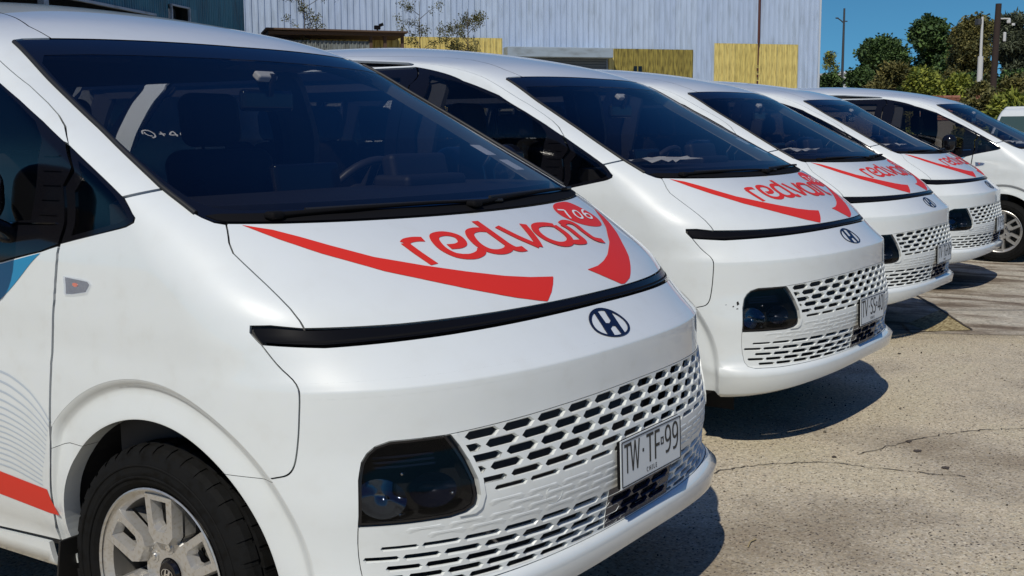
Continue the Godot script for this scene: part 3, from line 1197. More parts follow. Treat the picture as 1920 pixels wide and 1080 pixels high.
func side(van: Node3D, sg: float, seam: PackedVector2Array, fgap: PackedVector2Array) -> void:
	var paint: Material = M.van_white_paint
	var o := func(p: PackedVector2Array) -> PackedVector2Array: return p if sg > 0 else mir(p)
	var b := MB.new()
	var disk := arch_disk(HUBZ)
	# fender
	var gap := door_gap()
	var fe := seam.duplicate()
	fe.append_array(P2([.842, 1.201, .864, 1.228, .878, 1.258, .888, 1.384, 1.094, 1.336, 1.112, 1.295, 1.132, 1.25, 1.138, 1.226, 1.171, 1.198, 1.275, 1.160, 1.543, 1.056]))
	for p in gap:
		if p.y > .402: fe.append(p + Vector2(-.002, 0))
	fe.append_array(P2([1.797, .401, 1.60, .399, 1.3, .413]))
	for i in range(fgap.size() - 1, -1, -1):
		fe.append(fgap[i])
	fe.append_array(P2([.975, .742, .998, .768, .993, .786, .93, .787]))
	fe = minus(shrink(fe, .0022), arch_disk(HUBZ, .498))
	panel(b, o.call(fe), .04)
	arch_band(b, HUBZ, 46.15, 132.1, sg, true)
	var fender := put(b, "front_fender", paint, van)
	b = MB.new()
	var mk := P2([1.622, .905, 1.672, .833, 1.640, .835, 1.575, .848, 1.535, .880, 1.534, .893, 1.56, .902])
	panel(b, o.call(mk), .03, .006, .008)
	put(b, "side_marker", M.clear_lens, fender)
	b = MB.new()
	panel(b, o.call(P2([1.622, .901, 1.668, .836, 1.640, .838, 1.58, .851, 1.542, .881, 1.541, .891])), .03, .0015, 0.0)
	put(b, "marker_reflector", M.smoked_chrome, fender)
	b = MB.new()
	var am := PackedVector2Array()
	for i in 12:
		am.append(Vector2(1.602 + cos(TAU * i / 12) * .009 - sin(TAU * i / 12) * .004, .874 + sin(TAU * i / 12) * .008))
	panel(b, o.call(am), .03, .004, .003)
	put(b, "marker_bulb", M.signal_amber, fender)
	# pillar and roof rail
	var rail := P2([.8885, 1.392, .870, 1.55, .859, 1.765, .876, 2.02, .870, 2.20, .862, 2.302, .849, 2.330, .80, 2.340, .684, 2.344, .689, 2.458, .649, 2.603, .616, 2.721, .644, 2.85, .754, 2.955, 1.0, 3.095, 1.25, 3.235, 1.6, 3.275, 4.15, 3.275, 4.43, 2.965, 1.5, 2.945, 1.19, 2.912, 1.150, 2.677, 1.145, 2.508, 1.094, 2.284, 1.050, 2.16, .993, 2.02, .978, 1.91, .980, 1.83, 1.0, 1.765, 1.072, 1.672, 1.083, 1.66, 1.088, 1.50, 1.096, 1.345])
	b = MB.new()
	panel(b, o.call(shrink(rail, .002)), .04)
	put(b, "roof_rail", paint, van)
	b = MB.new()
	panel(b, o.call(P2([1.085, 1.70, 1.05, 2.0, .98, 2.2, .90, 2.29, .655, 2.28, .66, 2.6, .66, 2.85, 1.0, 3.05, 1.6, 3.2, 4.1, 3.2, 4.3, 2.265, 1.75, 2.265, 1.60, 2.34, 1.43, 2.39, 1.33, 2.31, 1.22, 2.13, 1.12, 1.93, 1.092, 1.70])), .08, -.035, 0.0)
	put(b, "pillar_lining", M.pillar_trim, van)
	b = MB.new()
	for i in 24:  # inner face of the windshield pillar
		var w0 := lerpf(1.24, 2.24, i / 24.0)
		var w1 := lerpf(1.24, 2.24, (i + 1) / 24.0)
		var cs := [.846, .93, 1.09]
		var co := [-.012, -.050, -.040]
		for k in 2:
			var p0 := at(cs[k] * sg, w0, co[k]); var p1 := at(cs[k + 1] * sg, w0, co[k + 1]); var p2 := at(cs[k + 1] * sg, w1, co[k + 1]); var p3 := at(cs[k] * sg, w1, co[k])
			b.quad(p0, p1, p2, p3, Vector3(-sg, 0, 0) if k else (p1 - p0).cross(p3 - p0).normalized())
	put(b, "windshield_pillar_trim", M.pale_trim_cloth, van)
	b = MB.new()
	var edge := []
	for i in 22:
		var v2 := lerpf(1.25, 2.31, i / 21.0)
		edge.append(at(sg * (lerpf(.870, .884, (v2 - 1.25) / .135) if v2 < 1.385 else (lerpf(.884, .857, (v2 - 1.385) / .35) if v2 < 1.735 else lerpf(.857, .866, clampf((v2 - 1.735) / .3, 0, 1)))), v2, .001))
	tube(b, edge, [.0075], 8)
	put(b, "windshield_edge_strip", M.rubber_seal, van)
	# glass band
	var gtop := P2([1.085, 1.663, 1.105, 1.80, 1.145, 1.93, 1.25, 2.13, 1.36, 2.31, 1.46, 2.46, 1.60, 2.553, 1.70, 2.577])
	var up := 2.577
	var bz := -2.095
	var bl := door_line(bz, 1.055, 1.79, 8)
	for i in bl.size(): if bl[i].y > up: bl[i].y = up
	var belt := P2([1.555, 1.053, 1.649, 1.009, 1.862, .944])
	belt.append(inv(1.078, -1.55))
	belt.append(inv(1.062, -1.80))
	belt.append(inv(1.055, bz + .003))
	# quarter glass
	b = MB.new()
	var quarter := P2([1.100, 1.34, 1.091, 1.50, 1.088, 1.648, 1.354, 1.393, 1.541, 1.060, 1.275, 1.166, 1.175, 1.204, 1.143, 1.231, 1.137, 1.25])
	var qin := P2([1.135, 1.36, 1.125, 1.47, 1.13, 1.565, 1.335, 1.365, 1.487, 1.104, 1.28, 1.187, 1.19, 1.222, 1.17, 1.25])
	panel(b, o.call(quarter), .04, -.003, .01, [o.call(qin)])
	var qb := put(b, "quarter_window", M.gloss_black, van)
	b = MB.new()
	panel(b, o.call(qin), .04, -.0035, 0.0)
	put(b, "pane", M.door_glass, qb)
	# front door window surround, with the ribbed panel at its front, and the pane
	var dw := P2([1.094, 1.672, 1.361, 1.401, 1.557, 1.056])
	for i in range(1, belt.size()): dw.append(belt[i] + Vector2(0, .003))
	for p in bl:
		if p.y < 2.57: dw.append(p + Vector2(-.004, 0))
	var e := door_line(bz + .004, 1.79, 1.80, 1)[0]
	dw.append(Vector2(e.x - .002, 2.573))
	for i in range(gtop.size() - 1, 0, -1):
		if gtop[i].x < e.x - .01: dw.append(gtop[i] + Vector2(.003, -.003))
	var glass := P2([1.165, 1.80, 1.19, 1.916, 1.28, 2.10, 1.385, 2.275, 1.48, 2.415])
	var g1 := inv(1.735, -1.985)
	glass.append(g1)
	glass.append(inv(1.45, -1.985))
	glass.append(inv(1.215, -1.985))
	glass.append_array(P2([1.766, 1.158, 1.628, 1.180, 1.50, 1.36, 1.35, 1.57]))
	if glass[5].x < 1.48: glass.remove_at(4)
	b = MB.new()
	panel(b, o.call(dw), .04, -.003, .01, [o.call(glass)])
	var fd := MeshInstance3D.new()
	var db := MB.new()
	var door := P2([1.557, 1.044])
	for p in gap: door.append(p + Vector2(.003, 0))
	door.append_array(PackedVector2Array([inv(.328, -1.5), inv(.328, -1.8), inv(.328, bz)]))
	var low := door_line(bz, .34, 1.05, 6)
	for p in low: door.append(p)
	for i in range(belt.size() - 2, 0, -1): door.append(belt[i] + Vector2(0, -.003))
	door = shrink(door, .0022)
	panel(db, o.call(door), .05)
	fd = put(db, "front_door", paint, van)
	put(b, "door_window_frame", M.gloss_black, fd)
	b = MB.new()
	panel(b, o.call(glass), .04, -.0035, 0.0)
	put(b, "door_pane", M.door_glass, fd)
	for k in 5:
		b = MB.new()
		var t := k / 4.0
		var a := Vector2(lerpf(1.317, 1.575, t) - .01, lerpf(1.595, 1.222, t))
		var c := Vector2(lerpf(1.229, 1.49, t) + .004, lerpf(1.595, 1.222, t))
		panel(b, o.call(PackedVector2Array([a, c, c + Vector2(.003, -.007), a + Vector2(.004, -.007)])), .03, .0008, .004)
		put(b, "sail_panel_rib", M.gloss_black, fd)
	b = MB.new()
	panel(b, o.call(PackedVector2Array([Vector2(1.52, 1.172), Vector2(1.766, 1.153), inv(1.205, -1.985), inv(1.199, -1.985), Vector2(1.768, 1.146), Vector2(1.523, 1.165)])), .04, .001, .003)
	put(b, "window_bright_strip", M.chrome, fd)
	# white frame over the window
	b = MB.new()
	var fr := P2([1.078, 1.668, 1.008, 1.768, .986, 1.835, .984, 1.905, .998, 2.016, 1.055, 2.156, 1.099, 2.280, 1.150, 2.505, 1.155, 2.66])
	var ft := inv(1.812, bz)
	fr.append(Vector2(1.160, 2.70))
	fr.append(Vector2(ft.x - .002, ft.y + .02))
	fr.append(Vector2(e.x - .002, 2.581))
	for i in range(gtop.size() - 1, 0, -1):
		if gtop[i].x < e.x - .01: fr.append(gtop[i])
	fr.append(Vector2(1.092, 1.68))
	var fr_in: Array = Geometry2D.intersect_polygons(fr, PackedVector2Array([Vector2(.9, 1.6), Vector2(1.5, 1.6), Vector2(1.75, 2.2), Vector2(1.70, 2.72), Vector2(1.20, 2.72), Vector2(.9, 2.4)]))
	panel(b, o.call(fr_in[0] if fr_in.size() else fr), .03, 0.0, .012)
	put(b, "door_frame", paint, fd)
	door_decals(fd, o)
	# handle and mirror
	b = MB.new()
	var hp := inv(.93, -1.93)
	rbox(b, at(hp.x * sg, hp.y, .028), Vector3(.022, .03, .20), .01)
	for z in [-1.85, -2.01]:
		var h2 := inv(.93, z)
		rbox(b, at(h2.x * sg, h2.y, .012), Vector3(.03, .026, .03), .01)
	put(b, "door_handle", paint, fd)
	b = MB.new()
	rbox(b, Vector3(sg * 1.085, 1.297, -1.295), Vector3(.225, .185, .15), .074, Basis(Vector3.UP, -sg * .25))
	rbox(b, Vector3(sg * 1.0, 1.205, -1.295), Vector3(.17, .05, .07), .02, Basis(Vector3.FORWARD, -sg * .45))
	put(b, "mirror", M.gloss_black, fd)
	# sill and the bit of bodywork behind the arch
	b = MB.new()
	var sill := P2([1.795, .396, 1.60, .396, 1.60, .004])
	for z in [-2.0, -3.0, -3.9]: sill.append(Vector2(inv(.29, z).x, .004))
	for z in [-3.9, -3.0, -2.1, -1.5]: sill.append(inv(.324, z))
	for i in range(gap.size() - 1, -1, -1):
		if gap[i].y < .40: sill.append(gap[i] + Vector2(-.003, -.004 if i == gap.size() - 1 else 0.0))
	sill = minus(shrink(sill, .002), arch_disk(HUBZ, .498))
	sill = minus(sill, arch_disk(HUBZ - WHEELBASE, .498))
	panel(b, o.call(sill), .05)
	arch_band(b, HUBZ, 132.4, 190.0, sg, true)
	put(b, "sill", paint, van)
	# sliding door and rear side
	var top := Vector2(e.x + .002, up)
	var z_rear := TAIL + .02
	var rear := door_line(z_rear, .33, 1.80, 10)
	var sz := -3.45
	var sd := PackedVector2Array()
	for p in door_line(bz - .004, .33, 1.05, 6): sd.append(p)
	for p in door_line(sz + .002, 1.05, .33, 6): sd.append(p)
	b = MB.new()
	panel(b, o.call(minus(shrink(sd, .002), arch_disk(HUBZ - WHEELBASE))), .07)
	var sdoor := put(b, "sliding_door", paint, van)
	var rq := PackedVector2Array()
	for p in door_line(sz - .002, .33, 1.05, 6): rq.append(p)
	for p in door_line(z_rear, 1.05, .33, 6): rq.append(p)
	b = MB.new()
	panel(b, o.call(minus(shrink(rq, .002), arch_disk(HUBZ - WHEELBASE))), .07)
	arch_band(b, HUBZ - WHEELBASE, -10.0, 190.0, sg)
	put(b, "rear_quarter", paint, van)
	for span in [[[bz - .004, bz - .004], [-4.395, -4.045], "sliding_window"], [[-4.57, -4.255], [z_rear, z_rear], "rear_side_window"]]:
		var w := leaning(span[0], span[1], 1.055, 1.785, 0.0)
		b = MB.new()
		var gl := leaning([span[0][0] - .08, span[0][1] - .08], [span[1][0] + .03, span[1][1] + .03], 1.14, 1.74, 0.0)
		panel(b, o.call(w), .08, -.003, .01, [o.call(gl)])
		var sw := put(b, span[2], M.gloss_black, van)
		b = MB.new()
		panel(b, o.call(gl), .08, -.0035, 0.0)
		var pane := put(b, "pane", M.privacy_glass, sw)
		var fr2 := PackedVector2Array()
		for q in [[span[0][1], 1.793], [span[1][1], 1.793], [span[1][1], 1.842], [span[0][1], 1.842]]:
			fr2.append(inv(q[1], q[0]))
		b = MB.new()
		panel(b, o.call(fr2), .05, -.001, .01)
		put(b, "window_top_frame", paint, sw)
		if sg < 0 and span[2] == "sliding_window":
			b = MB.new()
			var c0 := inv(1.443, -4.10)
			var ph := []
			for l in [[-.055, 0, -.038, .04, 0, .055, .038, .04, .055, 0, .038, -.04, 0, -.055], [-.02, .03, -.028, .008, -.008, -.022, .02, -.028], [.10, .0, .16, .0], [.13, .03, .13, -.03], [.25, -.035, .25, .035, .195, -.012, .265, -.012], [.35, -.035, .35, .035, .295, -.012, .365, -.012]]:
				var m := []
				for i in range(0, l.size(), 2):
					m.append(-c0.x + l[i]); m.append(c0.y + l[i + 1])
				ph.append(m)
			strokes(b, ph, .014, .002, 1.0, 3)
			put(b, "phone_decal", M.decal_white, sw)
	# door lining and pillars inside
	b = MB.new()
	var ln := PackedVector2Array([inv(.40, -1.2), inv(1.04, -1.12), inv(1.04, -4.9), inv(.40, -4.9)])
	panel(b, o.call(ln), .15, -.06, 0.0)
	put(b, "door_lining", M.liner_grey, van)
	b = MB.new()
	for z in [[-2.0, -2.18], [-4.75, -4.95]]:
		var q := PackedVector2Array([inv(1.0, z[0]), inv(1.78, z[0]), inv(1.78, z[1]), inv(1.0, z[1])])
		panel(b, o.call(q), .08, -.045, .03)
	put(b, "pillar_trim", M.pillar_trim, van)
	b = MB.new()
	panel(b, o.call(leaning([-4.398, -4.048], [-4.567, -4.252], 1.058, 1.842, 0.0)), .06, 0.0, .012)
	put(b, "rear_pillar", paint, van)
	# dark strips behind the gaps between the panels
	b = MB.new()
	for l in [fe, door, hood_gap(), fgap, P2([.888, 1.388, 1.094, 1.340]), P2([1.078, 1.672, 1.0, 1.765, .98, 1.83, .978, 1.91, .993, 2.02, 1.05, 2.16, 1.094, 2.284, 1.145, 2.508, 1.15, 2.677, 1.19, 2.912, 1.5, 2.945, 4.43, 2.965]), P2([.684, 2.344, .687, 2.458, .647, 2.603, .614, 2.721, .642, 2.85, .752, 2.957, 1.0, 3.097, 1.25, 3.237, 1.6, 3.277])]:
		var pl: PackedVector2Array = o.call(l)
		for i in pl.size() - 1:
			var n2 := int((pl[i + 1] - pl[i]).length() / .05) + 1
			for k in n2:
				var q0 := pl[i].lerp(pl[i + 1], float(k) / n2)
				var q1 := pl[i].lerp(pl[i + 1], float(k + 1) / n2)
				var t := (q1 - q0).orthogonal().normalized() * .011
				var rr := Vector2(HUBZ, HUBY)
				var mid := S(q0.x, q0.y)
				if Vector2(mid.z, mid.y).distance_to(rr) < .47: continue
				frame(q0.x, q0.y)
				b.quad(at((q0 - t).x, (q0 - t).y, -.013), at((q0 + t).x, (q0 + t).y, -.013), at((q1 + t).x, (q1 + t).y, -.013), at((q1 - t).x, (q1 - t).y, -.013), fn)
	put(b, "gap_seal", M.rubber_seal, van)

func hood_gap() -> PackedVector2Array:
	return P2([.842, .7755, .854, .876, .860, .977, .868, 1.05, .854, 1.10, .812, 1.195, .65, 1.191, .488, 1.188, .2, 1.186, 0, 1.185])

func door_decals(fd: Node3D, o: Callable) -> void:
	var b := MB.new()
	panel(b, o.call(P2([1.650, 1.000, 1.862, .934, 2.10, .880, 2.30, .86, 2.30, .62, 2.14, .70, 1.975, .786, 1.80, .90])), .04, .0012, 0.0)
	put(b, "blue_decal", M.decal_blue, fd)
	b = MB.new()
	panel(b, o.call(P2([2.50, .315, 2.30, .285, 2.096, .251, 1.905, .228, 1.945, .146, 1.99, .146, 2.187, .165, 2.50, .215])), .04, .0012, 0.0)
	put(b, "red_stripe_decal", M.decal_red, fd)
	b = MB.new()
	var A := [Vector2(2.30, .600), Vector2(2.10, .575), Vector2(1.98, .560), Vector2(1.924, .551), Vector2(1.851, .528), Vector2(1.80, .496), Vector2(1.775, .465)]
	var B := [Vector2(2.40, .315), Vector2(2.20, .290), Vector2(2.077, .278), Vector2(2.03, .274), Vector2(1.99, .265), Vector2(1.942, .250), Vector2(1.912, .240)]
	for k in 15:
		var l := []
		for i in A.size():
			var p: Vector2 = A[i].lerp(B[i], k / 14.0)
			l.append(p.x); l.append(p.y)
		var pl := smooth_line(P2(l), 3)
		for c in Geometry2D.offset_polyline(pl, .0024, Geometry2D.JOIN_ROUND, Geometry2D.END_BUTT):
			panel(b, o.call(c), .05, .0011, 0.0)
	put(b, "wave_line_decal", M.decal_grey_blue, fd)

func wipers(van: Node3D) -> void:
	# the cowl under the glass and two arms lying along it
	for q in [[[-.66, 1.215], [-.45, 1.232], [-.20, 1.236], [.0, 1.226]], [[-.05, 1.214], [.16, 1.236], [.38, 1.242], [.56, 1.234]]]:
		var b := MB.new()
		var pts := []
		for k in q:
			pts.append(at(k[0], k[1], .010))
		tube(b, [pts[0], pts[1], pts[2], pts[3]], [.008, .0065, .005, .004], 6)
		var w := put(b, "wiper", M.matt_black, van)
		b = MB.new()
		var bl := []
		for i in 9:
			var t := i / 8.0
			bl.append(at(lerpf(q[0][0] + .10, q[3][0] + .08, t), lerpf(q[1][1] + .008, q[3][1] - .004, t) + .012 * sin(t * PI), .008))
		tube(b, bl, [.006], 6)
		put(b, "wiper_blade", M.rubber_seal, w)
		b = MB.new()
		rbox(b, pts[0], Vector3(.045, .02, .035), .009)
		put(b, "wiper_pivot", M.matt_black, w)

func interior(van: Node3D) -> void:
	# dashboard: follows the foot of the windshield
	var plan := PackedVector2Array()
	for i in 21:
		var p := at(lerpf(-.84, .84, i / 20.0), 1.30, -.045)
		plan.append(Vector2(p.x, p.z))
	plan.append(Vector2(.90, -.95))
	plan.append(Vector2(.80, -1.06))
	plan.append(Vector2(-.80, -1.06))
	plan.append(Vector2(-.90, -.95))
	var b := MB.new()
	prism(b, plan, 0.0, .695, Transform3D(Basis(Vector3(1, 0, 0), Vector3(0, 0, 1), Vector3(0, 1, 0)), Vector3(0, .575, 0)))
	var dash := put(b, "dashboard", M.dash_plastic, van)
	b = MB.new()
	rbox(b, Vector3(.43, 1.315, -1.00), Vector3(.31, .12, .06), .02, Basis(Vector3.RIGHT, -.2))
	rbox(b, Vector3(.43, 1.28, -.98), Vector3(.34, .05, .16), .02)
	put(b, "instrument_display", M.dash_plastic, dash)
	b = MB.new()
	rbox(b, Vector3(0.02, 1.275, -1.13), Vector3(.30, .15, .035), .012, Basis(Vector3.RIGHT, -.2))
	put(b, "touch_screen", M.gloss_black, dash)
	# steering wheel
	b = MB.new()
	var pts := []
	var T := Transform3D(Basis(Vector3.RIGHT, -.95), Vector3(.42, 1.20, -1.27))
	for i in 33:
		var a := TAU * i / 32
		pts.append(T * Vector3(cos(a) * .185, 0, sin(a) * .185))
	tube(b, pts, [.016], 10, false)
	for a in [0.0, PI, PI / 2]:
		tube(b, [T * Vector3(0, -.01, 0), T * Vector3(cos(a) * .18, 0, sin(a) * .18)], [.028, .014], 8)
	tube(b, [T * Vector3(0, -.02, 0), T * Vector3(0, -.25, 0)], [.04, .05], 10)
	put(b, "steering_wheel", M.wheel_leather, van)
	b = MB.new()
	tube(b, [T * Vector3(0, -.02, 0), T * Vector3(0, .03, 0)], [.07, .06], 14)
	put(b, "wheel_boss", M.dash_plastic, van.get_node("steering_wheel"))
	# seats
	for q in [[-.42, -1.72], [.42, -1.72], [-.50, -2.75], [.0, -2.75], [.50, -2.75], [-.50, -3.65], [.0, -3.65], [.50, -3.65]]:
		b = MB.new()
		var x: float = q[0]
		var z: float = q[1]
		var front := z > -2.0
		var w := .50 if front else .46
		rbox(b, Vector3(x, .66, z + .10), Vector3(w, .17, .52), .06)
		rbox(b, Vector3(x, 1.03, z - .20), Vector3(w, .72, .14), .06, Basis(Vector3.RIGHT, -.16))
		for sx in [-1.0, 1.0]:
			rbox(b, Vector3(x + sx * w * .40, 1.0, z - .15), Vector3(.09, .56, .14), .045, Basis(Vector3.RIGHT, -.16))
		var seat := put(b, "seat", M.seat_cloth, van)
		b = MB.new()
		rbox(b, Vector3(x, 1.50, z - .30), Vector3(.27, .21, .11), .05, Basis(Vector3.RIGHT, -.12))
		for sx in [-.06, .06]:
			tube(b, [Vector3(x + sx, 1.33, z - .26), Vector3(x + sx, 1.44, z - .29)], [.007], 6)
		put(b, "headrest", M.seat_cloth, seat)
	b = MB.new()
	box(b, Vector3(0, .45, -3.0), Vector3(1.72, .06, 3.9))
	put(b, "floor_mat", M.matt_black, van)
	b = MB.new()
	rbox(b, Vector3(0, .72, -1.45), Vector3(.24, .40, .5), .04)
	put(b, "console", M.dash_plastic, van)
	# mirror, toll tag, visors
	b = MB.new()
	rbox(b, Vector3(0, 1.555, -1.285), Vector3(.23, .07, .03), .014)
	tube(b, [Vector3(0, 1.57, -1.27), Vector3(0, 1.64, -1.25)], [.012], 8)
	put(b, "rear_view_mirror", M.gloss_black, van)
	b = MB.new()
	rbox(b, Vector3(-.02, 1.632, -1.268), Vector3(.085, .035, .025), .008, Basis(Vector3.RIGHT, -.9))
	put(b, "toll_tag", M.paper_white, van)
	for x in [-.42, .42]:
		b = MB.new()
		rbox(b, Vector3(x, 1.70, -1.66), Vector3(.42, .018, .16), .008, Basis(Vector3.RIGHT, -.12))
		put(b, "sun_visor", M.liner_grey, van)
	# permits stuck inside the windshield, low in the driver's corner
	b = MB.new()
	var k := 0
	for q in [[.44, 1.62], [.47, 1.50]]:
		panel(b, P2([q[0], q[1], q[0] + .08, q[1] - .004, q[0] + .08, q[1] - .085, q[0], q[1] - .08]), .03, -.006, 0.0)
	put(b, "permit_sticker", M.decal_white, van)

# ---------------------------------------------------------------- the yard
func sheet(pts: PackedVector2Array, y: float) -> MB:
	var b := MB.new()
	var ix := Geometry2D.triangulate_polygon(pts)
	for k in range(0, ix.size(), 3):
		b.flat(Vector3(pts[ix[k]].x, y, pts[ix[k]].y), Vector3(pts[ix[k + 1]].x, y, pts[ix[k + 1]].y), Vector3(pts[ix[k + 2]].x, y, pts[ix[k + 2]].y), Vector3.UP)
	return b

func structure(b: MB, called: String, m: Material) -> MeshInstance3D:
	var o := put(b, called, m, self)
	o.set_meta("kind", "structure")
	return o

func speckle(base: Color, spots: Array, size: int, sd: int) -> ImageTexture:
	var r := RandomNumberGenerator.new()
	r.seed = sd
	var im := Image.create(size, size, false, Image.FORMAT_RGB8)
	im.fill(base)
	for q in spots:  # colour, spread, count, smallest, largest
		for i in q[2]:
			var c: Color = q[0]
			var f := 1.0 + r.randf_range(-q[1], q[1])
			var w := r.randi_range(q[3], q[4])
			var h := r.randi_range(q[3], q[4])
			var x := r.randi_range(0, size - w - 1)
			var y := r.randi_range(0, size - h - 1)
			im.fill_rect(Rect2i(x, y, w, h), Color(c.r * f, c.g * f, c.b * f))
			if w > 3 and h > 3:
				im.fill_rect(Rect2i(x - 1, y + 1, w + 2, h - 2).intersection(Rect2i(0, 0, size, size)), Color(c.r * f, c.g * f, c.b * f))
	return ImageTexture.create_from_image(im)

func yard() -> void:
	var ag := mat("worn_aggregate", Color.WHITE, .93)
	grain(ag, speckle(lin(.55, .485, .365), [
		[lin(.53, .465, .345), .10, 70000, 1, 6], [lin(.54, .49, .385), .14, 26000, 2, 6], [lin(.43, .37, .265), .14, 14000, 2, 5],
		[lin(.16, .13, .10), .3, 5200, 1, 4], [lin(.06, .05, .042), .3, 3000, 1, 4], [lin(.52, .48, .40), .15, 2600, 2, 5]], 1024, 11), Vector3(.50, .50, .50))
	ag.detail_enabled = true
	ag.detail_blend_mode = BaseMaterial3D.BLEND_MODE_MUL
	ag.detail_uv_layer = BaseMaterial3D.DETAIL_UV_2
	ag.uv2_triplanar = true
	ag.uv2_world_triplanar = true
	ag.uv2_scale = Vector3(.11, .11, .11)
	ag.detail_albedo = noise_tex(21, .006, [Color(.80, .78, .76), Color(.93, .92, .91), Color(1, .99, .97), Color(1, 1, .96)], [.2, .38, .52, 1.0], 1024, FastNoiseLite.TYPE_SIMPLEX_SMOOTH, 6)
	ag.heightmap_enabled = true
	ag.heightmap_texture = noise_tex(22, .11, [Color.BLACK, Color.WHITE], [.2, .8], 512)
	ag.heightmap_scale = .2
	var g := sheet(PackedVector2Array([Vector2(-700, -900), Vector2(900, -900), Vector2(900, 700), Vector2(-700, 700)]), 0.0)
	structure(g, "ground", ag)
	var sl := mat("slab_concrete", Color.WHITE, .9)
	grain(sl, speckle(lin(.49, .45, .38), [[lin(.51, .47, .40), .1, 20000, 2, 12], [lin(.45, .41, .335), .12, 12000, 2, 10], [lin(.20, .175, .14), .2, 700, 1, 4]], 1024, 12), Vector3(.3, .3, .3))
	sl.detail_enabled = true
	sl.detail_blend_mode = BaseMaterial3D.BLEND_MODE_MUL
	sl.detail_uv_layer = BaseMaterial3D.DETAIL_UV_2
	sl.uv2_triplanar = true
	sl.uv2_world_triplanar = true
	sl.uv2_scale = Vector3(.22, .22, .07)
	sl.detail_albedo = noise_tex(23, .012, [Color(.60, .55, .50), Color(.88, .86, .83), Color(1, 1, .98)], [.25, .48, .8], 1024, FastNoiseLite.TYPE_SIMPLEX_SMOOTH, 6)
	# slabs meet the worn surface along a ragged edge
	var r := RandomNumberGenerator.new()
	r.seed = 5
	var edge := PackedVector2Array()
	for i in 41:
		var p := Vector2(3.4, -6.1).lerp(Vector2(9.5, 8.7), i / 40.0)
		edge.append(p + Vector2(r.randf_range(-.05, .05), 0))
	var e2 := edge.duplicate()
	e2.append_array(PackedVector2Array([Vector2(30, 8.7), Vector2(30, -24), Vector2(3.4, -24)]))
	structure(sheet(e2, .004), "concrete_slab", sl)
	var tan := mat("grooved_tan_slab", lin(.46, .385, .21), .95)
	grain(tan, noise_tex(24, .02, [Color(.7, .66, .6), Color(1, 1, 1)], [.25, .7]), Vector3(.8, .8, 4.0))
	structure(sheet(PackedVector2Array([Vector2(5.74, -.53), Vector2(6.02, -.74), Vector2(6.83, -.70), Vector2(5.97, -.27)]), .008), "tan_slab", tan)
	structure(sheet(PackedVector2Array([Vector2(5.98, -.77), Vector2(6.02, -.745), Vector2(5.735, -.535), Vector2(5.60, -.60)]), .012), "patch_slab", sl)
	var ck := mat("crack_dirt", lin(.075, .06, .045), 1.0)
	var cracks := [[[1.2, -.55], [1.68, -.40], [1.86, -.32], [1.98, -.21], [2.1, -.02], [2.13, .18], [2.2, .5]], [[2.3, .02], [2.58, .14], [2.83, .24], [2.95, .33], [3.08, .44], [3.19, .57], [3.5, .9]], [[5.96, -.27], [6.4, -.49], [6.83, -.70], [8.6, -1.6]], [[6.83, -.70], [7.4, .3], [8.2, 1.6]]]
	for q in cracks.size():
		var b := MB.new()
		var pts := PackedVector2Array()
		for p in cracks[q]: pts.append(Vector2(p[0], p[1]))
		pts = smooth_line(pts, 7)
		for i in pts.size():
			pts[i] += Vector2(r.randf_range(-1, 1), r.randf_range(-1, 1)) * (.014 if q < 2 else .004)
		for i in pts.size() - 1:
			var t := (pts[i + 1] - pts[i]).orthogonal().normalized() * (r.randf_range(.001, .0045) if q < 2 else .009)
			var y := .004 if q < 2 else .014
			b.quad(Vector3(pts[i].x - t.x, y, pts[i].y - t.y), Vector3(pts[i].x + t.x, y, pts[i].y + t.y), Vector3(pts[i + 1].x + t.x, y, pts[i + 1].y + t.y), Vector3(pts[i + 1].x - t.x, y, pts[i + 1].y - t.y), Vector3.UP)
		structure(b, "ground_crack" if q < 2 else "slab_joint", ck)
	# oil drips
	var oil := mat("oil_stain", lin(.075, .058, .045), .8)
	for q in [[2.64, .16, .024], [2.50, .24, .03], [2.29, .41, .028], [2.20, -.05, .02], [4.81, -.47, .02]]:
		var pl := PackedVector2Array()
		for i in 16:
			var a := TAU * i / 16
			pl.append(Vector2(q[0], q[1]) + Vector2(cos(a), sin(a) * .7) * q[2] * r.randf_range(.55, 1.05))
		structure(sheet(pl, .004), "oil_stain", oil)
	# grit lying loose on the surface
	var gm := MultiMesh.new()
	gm.transform_format = MultiMesh.TRANSFORM_3D
	gm.use_colors = true
	var st := MB.new()
	box(st, Vector3.ZERO, Vector3(1, .7, .8), Basis.IDENTITY, .3)
	gm.mesh = st.mesh()
	gm.instance_count = 2600
	for i in 2600:
		var s := r.randf_range(.003, .009) * (2.0 if r.randf() < .03 else 1.0)
		var p := Vector3(r.randf_range(.4, 9.0), s * .25, r.randf_range(-.7, 2.4))
		gm.set_instance_transform(i, Transform3D(Basis(Vector3(r.randf() - .5, r.randf() - .5, r.randf() - .5).normalized(), r.randf() * 6.0).scaled(Vector3(s, s, s)), p))
		var c := r.randf_range(.05, .34)
		gm.set_instance_color(i, Color(c, c * .87, c * .68))
	var gi := MultiMeshInstance3D.new()
	gi.multimesh = gm
	var gmat := mat("grit", Color.WHITE, .95)
	gmat.vertex_color_use_as_albedo = true
	gi.material_override = gmat
	named(gi, "loose_grit")
	tag(gi, "loose grit and small stones on the worn yard surface", "grit", "", "stuff")
	# pale sand gathered along the slabs' edge
	var sm := MultiMesh.new()
	sm.transform_format = MultiMesh.TRANSFORM_3D
	sm.use_colors = true
	sm.mesh = gm.mesh
	sm.instance_count = 9000
